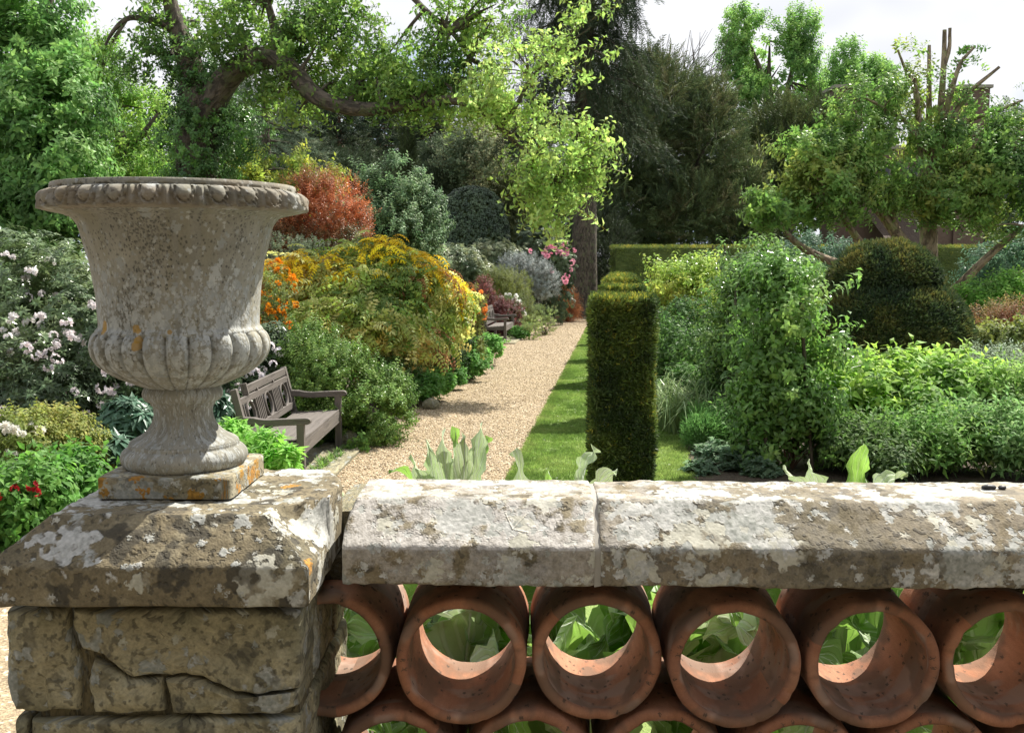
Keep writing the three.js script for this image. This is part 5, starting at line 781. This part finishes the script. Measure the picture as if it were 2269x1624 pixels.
tree('lime_tree', 'lower rounded lime tree beside the house chimney', { base: foot(1905, 74), limbs: [[[foot(1905, 74), ...px([[1905, 500], [1902, 300], [1900, 160]], 74)], [0.45, 0.4, 0.3, 0.08]]], crown: [{ n: 1400, geo: leafFF, mat: sunny, cols: [[0.08, 0.16, 0.045], [0.14, 0.23, 0.065]], size: [0.8, 1.2], shape: { gap: 0.3, gapFreq: 0.6 }, lobes: [[1890, 140, 42, 38, 74], [1935, 175, 42, 38, 74], [1865, 195, 50, 42, 74], [1910, 230, 60, 40, 74], [1960, 210, 40, 40, 74]] }] });
tree('young_yew', 'dark yew tree in front of the tall lime', { base: foot(1750, 61), limbs: [[[foot(1750, 61), ...px([[1750, 500], [1748, 330]], 61)], [0.35, 0.3, 0.1]]], crown: [{ n: 2400, geo: featBig, mat: yewT, cols: [[0.022, 0.034, 0.012], [0.04, 0.054, 0.018], [0.065, 0.078, 0.024]], up: 0.5, size: [0.8, 1.2], shape: { gap: 0.22 }, lobes: [[1730, 300, 85, 75, 61, 3], [1800, 265, 60, 45, 61], [1680, 370, 75, 80, 61, 3], [1830, 320, 55, 60, 61], [1740, 400, 90, 80, 61, 3], [1680, 480, 70, 70, 61]] }] });
const OLIVE = [[0.045, 0.095, 0.02], [0.08, 0.15, 0.03], [0.12, 0.195, 0.042], [0.17, 0.20, 0.045]];
tree('pollarded_tree', 'spreading pollarded tree with sawn off branches above the bell topiary', {
  base: foot(2062, 22), bark: STONE.paleBark, limbs: [
    [[foot(2062, 22), ...px([[2060, 690], [2058, 560], [2062, 440], [2075, 330], [2086, 230], [2092, 150], [2094, 66]], 22)], [0.3, 0.24, 0.2, 0.14, 0.095, 0.068, 0.055, 0.042]],
    [px([[2058, 520], [2050, 400], [2040, 300], [2032, 220], [2026, 170]], 22, 21.6), [0.13, 0.1, 0.085, 0.06, 0.045]],
    [px([[2064, 420], [2060, 300], [2060, 190], [2060, 100]], 22.3), [0.1, 0.075, 0.055, 0.035]],
    [px([[2092, 150], [2104, 110], [2106, 62]], 22), [0.05, 0.042, 0.034]],
    [px([[2075, 340], [2110, 200], [2130, 140], [2160, 104]], 22, 22.3), [0.08, 0.06, 0.04, 0.028]],
    [px([[2078, 330], [2140, 215], [2216, 148]], 22, 21.6), [0.07, 0.05, 0.03]],
    [px([[2080, 350], [2140, 272], [2200, 250], [2268, 222]], 22, 21.5), [0.075, 0.055, 0.04, 0.026]],
    [px([[2062, 500], [2098, 420], [2130, 370], [2165, 318]], 22, 21.3), [0.13, 0.1, 0.085, 0.06]],
    [px([[2055, 600], [2005, 540], [1945, 462], [1912, 427], [1880, 400]], 22, 21), [0.16, 0.13, 0.1, 0.08, 0.03]],
    [px([[2050, 620], [1960, 580], [1906, 535], [1862, 466], [1840, 430]], 22, 20.6), [0.12, 0.1, 0.08, 0.06, 0.02]],
    [px([[1906, 600], [1800, 560], [1746, 520], [1712, 456]], 21.5, 20.5), [0.1, 0.08, 0.06, 0.025]],
    [px([[2050, 640], [1906, 602]], 22, 21.5), [0.12, 0.1]],
    [px([[2030, 300], [2000, 262], [1960, 240], [1915, 215]], 21.6, 21), [0.05, 0.045, 0.035, 0.02]],
    [px([[2072, 690], [2120, 640], [2200, 560], [2268, 500]], 22, 21), [0.14, 0.11, 0.08, 0.05]],
    [px([[2074, 700], [2108, 686], [2212, 623], [2290, 598]], 21.8, 20.6), [0.12, 0.1, 0.07, 0.05]],
    [px([[2120, 470], [2200, 400], [2270, 290]], 21.6, 21), [0.08, 0.06, 0.03]],
    [px([[2050, 240], [2010, 160], [1990, 110]], 22), [0.05, 0.035, 0.02]],
    [px([[2020, 560], [1985, 500], [1975, 440]], 21.8, 21.4), [0.09, 0.07, 0.03]],
  ],
  crown: [{ n: 3300, geo: midV, mat: leafMat(0.52, 0.4, 0.3), cols: OLIVE, size: [1.1, 1.7], twigs: 110, twigR: 0.022, up: 0.25, shape: { gap: 0.41, gapFreq: 1.9 }, lobes: [[1800, 350, 105, 50, 21], [1900, 310, 105, 50, 21.3], [1745, 420, 75, 50, 20.6], [1850, 400, 100, 55, 21], [1960, 370, 95, 55, 21.4], [1700, 465, 34, 34, 20.5], [1760, 470, 70, 34, 20.6], [1860, 450, 90, 32, 21], [1820, 300, 70, 30, 21.2], [1990, 300, 70, 40, 21.6], [1715, 430, 48, 55, 20.6], [1790, 430, 80, 50, 20.6], [2240, 400, 70, 70, 21.3], [2080, 330, 90, 55, 22], [2170, 380, 90, 55, 21.6], [2240, 330, 60, 60, 21.4], [2120, 440, 90, 55, 21.6], [2230, 460, 70, 60, 21.2], [2060, 420, 70, 48, 21.8], [1990, 430, 50, 26, 21.4]] },
    { name: 'upper_shoots', n: 520, geo: midV, mat: leafMat(0.52, 0.4, 0.3), cols: OLIVE, size: [1, 1.5], twigs: 40, twigR: 0.015, up: 0.2, shape: { gap: 0.45, gapFreq: 2 }, lobes: [[1930, 222, 85, 36, 21.4], [2010, 200, 60, 46, 21.7], [2000, 130, 45, 30, 22], [2080, 235, 70, 60, 22], [2180, 250, 60, 36, 21.8], [2240, 290, 50, 36, 21.5], [1880, 255, 50, 28, 21.2], [2130, 110, 30, 22, 22.2], [2215, 190, 40, 30, 21.6]] }],
});
// far wood behind everything
for (const [x, d, lob, cols, lab] of [[-60, 60, [[-100, 330, 190, 200, 60], [-20, 480, 150, 120, 58]], 0, 'broad tree far behind the maple'], [420, 70, [[380, 330, 130, 120, 70], [520, 330, 110, 120, 70], [440, 430, 160, 90, 68]], 0, 'broad tree far behind the ivy clad trunk'], [640, 78, [[640, 300, 120, 110, 78], [700, 420, 130, 90, 76]], 1, 'broad tree far behind the cedar'], [900, 82, [[860, 330, 150, 100, 82], [980, 380, 140, 100, 82], [820, 440, 140, 80, 80]], 1, 'broad tree far behind the pines'], [1180, 80, [[1150, 390, 140, 110, 80], [1230, 470, 120, 80, 78]], 1, 'broad tree far behind the spruce'], [1600, 78, [[1590, 400, 150, 100, 78], [1690, 430, 130, 110, 78], [1500, 470, 120, 80, 78], [1800, 500, 140, 80, 78]], 1, 'broad tree far behind the old yew'], [2230, 84, [[2230, 310, 60, 70, 84], [2270, 350, 70, 90, 84], [2190, 420, 80, 80, 84], [2250, 510, 120, 80, 82]], 1, 'bluish dark tree far behind the pollarded tree']])
  tree('woodland_tree', lab, { base: foot(x, d), limbs: [[[foot(x, d), at(x, 560, d), at(x, 420, d)], [0.5, 0.45, 0.2]]], crown: [{ n: 2000, geo: leafFF, mat: leafMat(0.3, 0.2, 0.5), cols: cols ? [[0.022, 0.036, 0.02], [0.04, 0.062, 0.03], [0.06, 0.085, 0.04]] : [[0.035, 0.075, 0.018], [0.07, 0.13, 0.03]], size: [0.9, 1.5], shape: { gap: 0.2, gapFreq: 0.5 }, lobes: lob }], group: 'trees of the far wood' });

// ================================================================ house behind the pollarded tree
{
  const d = 62, base = foot(2000, d), H = thing('brick_house', 'brown brick house with tall chimneys hidden behind the pollarded tree', 'house', base);
  const [bm, bb] = paint(512, 512, 3, 3, (x, y) => { const f = fbm(x * 4, y * 4, 4, 12), g = n2(x / 3 * 240, y / 3 * 240, 240); const c = mix3([0.10, 0.062, 0.045], [0.17, 0.115, 0.085], 0.5 * f + 0.5 * g); return [...c, g]; });
  const brick = stdMat({ map: bm, bumpMap: bb, bumpScale: 0.01 }), trim = stdMat({ color: new THREE.Color().setRGB(0.3, 0.27, 0.22) }), glass = new THREE.MeshPhysicalMaterial({ color: new THREE.Color().setRGB(0.02, 0.025, 0.03), roughness: 0.08 });
  const X = (p) => at(p, CY, d).x - base.x, Yh = (p) => heightAt(p, d), box = (name, x0, x1, y0, y1, z0, z1, m) => part(H, name, new THREE.BoxGeometry(x1 - x0, y1 - y0, z1 - z0).translate((x0 + x1) / 2, (y0 + y1) / 2, (z0 + z1) / 2), m);
  box('wall', X(1880), X(2140), 0, Yh(330), -6, 0, brick);
  for (const [a, b, t] of [[1832, 1884, 196], [2098, 2164, 196]]) { const c = box('chimney', X(a), X(b), 0, Yh(t), -2.2, -0.2 + 0.4, brick); const cap = new THREE.Mesh(new THREE.BoxGeometry(X(b) - X(a) + 0.25, 0.18, 2.7).translate((X(a) + X(b)) / 2, Yh(t) + 0.09, -1), trim); cap.name = 'chimney_cap'; shade(cap); c.add(cap); }
  box('parapet', X(1878), X(2142), Yh(330), Yh(322), -6.1, 0.12, trim);
  for (const a of [1930, 1990, 2050]) { const w = box('window', X(a), X(a + 28), Yh(440), Yh(370), 0.003, 0.06, trim); const g = new THREE.Mesh(new THREE.BoxGeometry(X(28) - X(0) - 0.12, Yh(370) - Yh(440) - 0.12, 0.02).translate((X(a) + X(a + 28)) / 2, (Yh(370) + Yh(440)) / 2, 0.075), glass); g.name = 'pane'; shade(g); w.add(g); }
  const r0 = [X(1860), 0, 3.2], g = gridGeo(30, 14, (a, b) => [V(lerp(X(1905), X(2010), a), lerp(Yh(575), Yh(470), b) + 0.03 * ((b * 14) % 1), lerp(6, 0.12, b)), a * 8, b * 4]); part(H, 'lean_to_roof', g, stdMat({ map: bm, bumpMap: bb, bumpScale: 0.03, color: new THREE.Color().setRGB(0.75, 0.8, 0.75) }));
  box('lean_to_wall', X(1907), X(2008), 0, Yh(578), 0.12, 5.9, brick);
}

// ================================================================ benches
function bench(label, base, turn, L, big) {
  const T = thing('garden_bench', label, 'bench', base, undefined, turn), m = STONE.wood, h = L / 2, F = 0.24, B = -0.27;   // x: towards the path, z: along
  const add = (n, g, par = T) => part(par, n, g, m);
  for (const z of [-h, h]) {
    add('leg', bar(V(F, 0, z), V(F, 0.6, z), 0.07, 0.07, V(1, 0, 0)));
    add('back_post', limbBox([V(B, 0, z), V(B, 0.42, z), V(B - 0.12, 0.93, z)], 0.06, 0.07));
    add('armrest', arm(z));
    add('seat_rail', bar(V(F - 0.03, 0.37, z), V(B, 0.37, z), 0.03, 0.09));
  }
  add('front_rail', bar(V(F + 0.005, 0.36, -h + 0.036), V(F + 0.005, 0.36, h - 0.036), 0.035, 0.12));
  for (let k = 0; k < 6; k++) { const x = lerp(F - 0.02, B + 0.06, k / 5); add('seat_slat', bar(V(x, 0.435 - 0.006 * k, -h - 0.02 + 0.06), V(x, 0.435 - 0.006 * k, h - 0.04), 0.078, 0.022)); }
  const bx = (y) => B - 0.13 * clamp((y - 0.42) / 0.56) + 0.01, rail = (y, w, z0 = -h + 0.036, z1 = h - 0.036) => bar(V(bx(y), y, z0), V(bx(y), y, z1), 0.032, w);
  add('lower_back_rail', rail(0.50, 0.07)); add('middle_back_rail', rail(0.80, 0.06)); add('top_back_rail', rail(0.885, 0.075, -h + 0.036, h - 0.36));
  for (const z of [-h * 0.33, h * 0.33]) add('back_upright', bar(V(bx(0.83), 0.83, z), V(bx(0.86), 0.86, z), 0.03, 0.05, V(1, 0, 0)));
  add('back_upright', bar(V(bx(0.83), 0.83, h - 0.32), V(bx(0.95), 0.95, h - 0.32), 0.03, 0.06, V(1, 0, 0)));
  const tilt = Math.atan2(0.13, 0.56), mid = 0.65;
  for (const zc of [-h * 0.68, 0, h * 0.68]) { const g = new THREE.TorusGeometry(0.128, 0.013, 8, 36); g.scale(1, 1, 1.4); g.rotateY(Math.PI / 2); g.rotateZ(tilt); g.translate(bx(mid), mid, zc); add('back_ring', g); }
  const slats = []; for (const zc of [-h * 0.34, h * 0.34]) for (let k = -2; k <= 2; k++) slats.push(zc + k * 0.062);
  for (const z of [...slats, -h + 0.1, h - 0.1]) add('back_slat', bar(V(bx(0.53), 0.53, z), V(bx(0.775), 0.775, z), 0.02, 0.032, V(1, 0, 0)));
  return T;
}
function limbBox(pts, w, d) { return mergeGeometries([bar(pts[0], pts[1].clone().add(V(0, 0.02, 0)), d, w, V(1, 0, 0)), bar(pts[1], pts[2], d, w, V(1, 0, 0))]); }
function arm(z) { const s = new THREE.Shape(); s.moveTo(-0.33, 0.60); s.lineTo(-0.2, 0.60); s.quadraticCurveTo(-0.1, 0.575, 0.05, 0.59); s.lineTo(0.27, 0.60); s.quadraticCurveTo(0.335, 0.60, 0.335, 0.625); s.quadraticCurveTo(0.335, 0.655, 0.28, 0.653); s.lineTo(0.0, 0.64); s.quadraticCurveTo(-0.12, 0.63, -0.2, 0.655); s.lineTo(-0.33, 0.66); s.closePath(); const g = new THREE.ExtrudeGeometry(s, { depth: 0.06, bevelEnabled: true, bevelThickness: 0.007, bevelSize: 0.006, bevelSegments: 2 }); g.translate(0, 0, z - 0.03); return g; }
const b1 = V((at(650, 1030, 9.44).x + at(741, 1000, 11.74).x) / 2 - 0.2, 0.03, -10.7);
bench('weathered grey wooden bench with three rings in its back beside the dark shrub', b1, 0, 2.1, true);
bench('distant wooden bench half hidden by the golden shrub', onPath(17.2, -2.28, 0.03), -PA, 2.0, false);
const slab = (name, label, p, w, l, turn) => { const o = structure(name, new THREE.BoxGeometry(w, 0.05, l, 8, 1, 16).translate(0, 0.006, 0), STONE.pier, label); o.position.copy(p); o.rotation.y = turn; };
slab('paving_slab', 'stone slab under the near bench', V(b1.x + 0.06, 0, b1.z), 0.85, 2.7, -0.03); slab('paving_slab', 'stone slab under the distant bench', onPath(17.2, -2.2), 0.9, 2.4, -PA);
for (const [x, y, d, s, lab] of [[765, 985, 12.05, 0.14, 'rough edging stone beside the bench leg'], [955, 885, 15.1, 0.12, 'rough edging stone under the geranium leaves']]) {
  const p = at(x, y, d), g = new THREE.IcosahedronGeometry(s, 4), q = g.attributes.position; for (let i = 0; i < q.count; i++) { const n = 0.8 + 0.5 * fbm3(q.getX(i) * 7 + x, q.getY(i) * 7, q.getZ(i) * 7); q.setXYZ(i, q.getX(i) * n, q.getY(i) * n * 0.8, q.getZ(i) * n); }
  g.computeVertexNormals(); const m = shade(new THREE.Mesh(g, STONE.pier)); m.name = numbered('edging_stone'); m.position.set(p.x, 0.06, p.z); m.userData = { label: lab, category: 'stone' }; scene.add(m);
}
{ const a = at(2128, 778, 16.4), T = thing('timber_rail', 'low weathered timber rail half hidden among plants beyond the bell topiary', 'rail', V(a.x, 0, a.z)); part(T, 'top_rail', bar(V(-0.1, a.y, 0), V(0.65, a.y - 0.04, 0.1), 0.05, 0.05), STONE.wood); for (const x of [0.02, 0.5]) part(T, 'post', bar(V(x, 0, x * 0.12), V(x, a.y - 0.03, x * 0.12), 0.06, 0.06, V(1, 0, 0)), STONE.wood); }

// ================================================================ cardoons behind the parapet
const [cm, cb] = paint(256, 512, 1, 1, (u, v) => {
  const s = Math.abs(u - 0.5) * 2, rib = step(0.06, 0.02, s), vein = step(0.82, 0.97, Math.abs(Math.sin((v * 12 - s * 2.2) * Math.PI))) * step(0.02, 0.1, s), f = fbm(u * 8, v * 30, 3, 256);
  let c = mix3([0.20, 0.34, 0.07], [0.27, 0.41, 0.12], f); c = mix3(c, [0.38, 0.50, 0.22], rib * 0.8 + vein * 0.28); return [...c, 0.4 + 0.2 * f + 0.4 * rib - 0.25 * vein];
});
cm.repeat.set(1, 1); cb.repeat.set(1, 1);
const cardoonMat = new THREE.MeshPhysicalMaterial({ map: cm, bumpMap: cb, bumpScale: 0.008, roughness: 1, transmission: 0.6, thickness: 0, sheen: 0.6, sheenColor: new THREE.Color(0.8, 0.85, 0.85), sheenRoughness: 0.5, clearcoat: 0.15, clearcoatRoughness: 0.5, side: THREE.DoubleSide });
const greenMat = cardoonMat.clone(); greenMat.sheen = 0; greenMat.color.setRGB(0.95, 1.05, 0.7); greenMat.transmission = 0.65;
const silverMat = cardoonMat.clone(); silverMat.color.setRGB(2.0, 1.55, 3.3); silverMat.transmission = 0.3;
function cardoonLeaf(a, b, c, W, seed, roll = 0, e1 = 0.62, e2 = 0.95) {
  const crv = new THREE.QuadraticBezierCurve3(a, b, c), nS = 46, nW = 10, side0 = crv.getTangent(0.7).cross(V(0, 1, 0)); if (side0.lengthSq() < 0.02) side0.set(1, 0, 0); side0.normalize();
  return gridGeo(nW, nS, (u, v) => {
    const p = crv.getPoint(v), t = crv.getTangent(v), s = side0.clone().addScaledVector(t, -side0.dot(t)).normalize().applyAxisAngle(t, roll + 0.25 * Math.sin(v * 4 + seed)), n = s.clone().cross(t).normalize(), e = (u - 0.5) * 2;
    const saw = ((v * 9 + 0.15 * seed) % 1), lobe = 0.42 + 0.58 * Math.pow(1 - saw, 0.8) * (0.8 + 0.4 * n2(v * 14 + seed, 2)) + 0.10 * ((v * 31 + seed) % 1), prof = (v < 0.22 ? 0.16 + 0.55 * sm(v / 0.22) : 1) * Math.pow(Math.max(0, Math.sin(Math.PI * Math.pow(clamp(v * 0.97 + 0.03), e1))), e2), w = W * (0.03 + prof * lobe);
    const rip = Math.abs(e) * W * 0.28 * Math.sin(v * 24 + seed * 2 + e) + W * 0.16 * (fbm(v * 9 + seed, e * 2 + 5, 3) - 0.5);
    return [p.addScaledVector(s, e * w).addScaledVector(t, Math.abs(e) * w * 0.35).addScaledVector(n, 0.30 * Math.abs(e) * w + rip), u, v];
  });
}
const CARD = [ // x pixel of the crown, depth, label, shown leaves: [tip px, tip py, tip depth, width, bend]
  [1000, 2.95, 'silvery cardoon with upright leaves showing above the pale coping stone', [[1068, 936, 2.95, 0.07, 0.1], [1010, 948, 2.85, 0.075, 0.0], [1084, 968, 3.0, 0.055, 0.25], [945, 975, 2.9, 0.06, -0.2], [862, 1040, 2.75, 0.065, -0.5], [1030, 965, 2.75, 0.075, 0.05], [980, 955, 2.8, 0.07, -0.05], [905, 1015, 2.85, 0.06, -0.35], [1055, 985, 2.8, 0.06, 0.15]]],
  [1255, 2.9, 'cardoon with broad leaves bending over behind the coping joint', [[1136, 1000, 2.8, 0.07, -0.2], [1320, 992, 2.95, 0.08, 0.35], [1366, 1052, 2.75, 0.07, 0.55], [1215, 1040, 2.7, 0.06, 0.0]]],
  [1870, 2.9, 'cardoon with one tall upright leaf showing above the brown coping stone', [[1914, 982, 2.85, 0.085, 0.1], [2012, 1056, 2.75, 0.075, 0.55], [1735, 1040, 2.8, 0.05, -0.4], [1790, 1024, 2.85, 0.06, -0.25]]],
  [690, 3.0, 'cardoon low behind the gap between pier and coping', []],
  [1560, 3.0, 'cardoon filling the openings of the middle pipes', []],
  [2200, 2.95, 'cardoon at the far end of the parapet seen through the pipes', []],
];
for (const [cx, d, lab, shown] of CARD) {
  const c = at(cx, 1300, d), base = V(c.x, 0, -d), T = thing('cardoon', lab, 'plant', base, undefined), r = rngOf(lab), tops = [];
  part(T, 'stalk', limb([V(0, 0, 0), V(0.01, 0.4, 0), V(0, 0.85, 0.01)], [0.05, 0.045, 0.02], 8), (() => { const m = leafMat(0.1, 0.2, 0.5).clone(); m.vertexColors = false; m.color.setRGB(0.2, 0.27, 0.12); return m; })());
  for (const [tx, ty, td, w, bend] of shown) { const tip = at(tx, ty, td).sub(base), o = V((r() - 0.5) * 0.05, 0.55 + r() * 0.2, (r() - 0.5) * 0.05), m = o.clone().lerp(tip, 0.55).add(V(bend * -0.15, 0.12 + Math.abs(bend) * 0.55, -0.03)); part(T, 'leaf', cardoonLeaf(o, m, tip, w * 1.0, r() * 9, (r() - 0.5) * 0.8, 0.85, 0.9), r() < 0.6 ? silverMat : greenMat); }
  for (let k = 0; k < 20; k++) { // the rest stays below the coping
    const a = k * 2.4 + r(), L = 0.42 + r() * 0.32, o = V((r() - 0.5) * 0.06, 0.35 + r() * 0.5, (r() - 0.5) * 0.06), h = V(Math.cos(a), 0, Math.sin(a) * 0.8), top = 1.36 + r() * 0.1, tip = o.clone().addScaledVector(h, L); tip.y = lerp(0.85, 1.38, r()); if (base.z + tip.z > -2.42) tip.z = -2.42 - base.z - r() * 0.05;
    const m = o.clone().lerp(tip, 0.5); m.y = Math.min(1.5, Math.max(o.y, tip.y) + 0.12 + 0.25 * r()); part(T, 'leaf', cardoonLeaf(o, m, tip, 0.095 + r() * 0.05, r() * 9, (r() - 0.5) * 0.7), r() < 0.22 ? silverMat : greenMat); }
}

// ================================================================ the house whose terrace this is; it stands behind the camera and keeps the sky off the parapet's face
{
  const H = thing('manor_house', 'dark stone house front overlooking the terrace and parapet', 'house', V(0, 0.6, 6.5)), m = stdMat({ color: new THREE.Color().setRGB(0.12, 0.105, 0.08) }), st = stdMat({ color: new THREE.Color().setRGB(0.28, 0.25, 0.2) }), gl = new THREE.MeshPhysicalMaterial({ color: new THREE.Color().setRGB(0.02, 0.025, 0.03), roughness: 0.08 });
  part(H, 'wall', new THREE.BoxGeometry(36, 10, 0.6).translate(0, 5, 0.3), m); part(H, 'parapet', new THREE.BoxGeometry(36.4, 0.3, 1).translate(0, 10.15, 0.3), st);
  for (let f = 0; f < 2; f++) for (let k = -4; k <= 4; k++) { const w = part(H, 'window', new THREE.BoxGeometry(1.5, 2.2, 0.1).translate(k * 3.6, 2.3 + f * 4.2, -0.052), st), g = shade(new THREE.Mesh(new THREE.BoxGeometry(1.25, 1.95, 0.02).translate(k * 3.6, 2.3 + f * 4.2, -0.115), gl)); g.name = 'pane'; w.add(g); }
}
renderer.render(scene, camera);
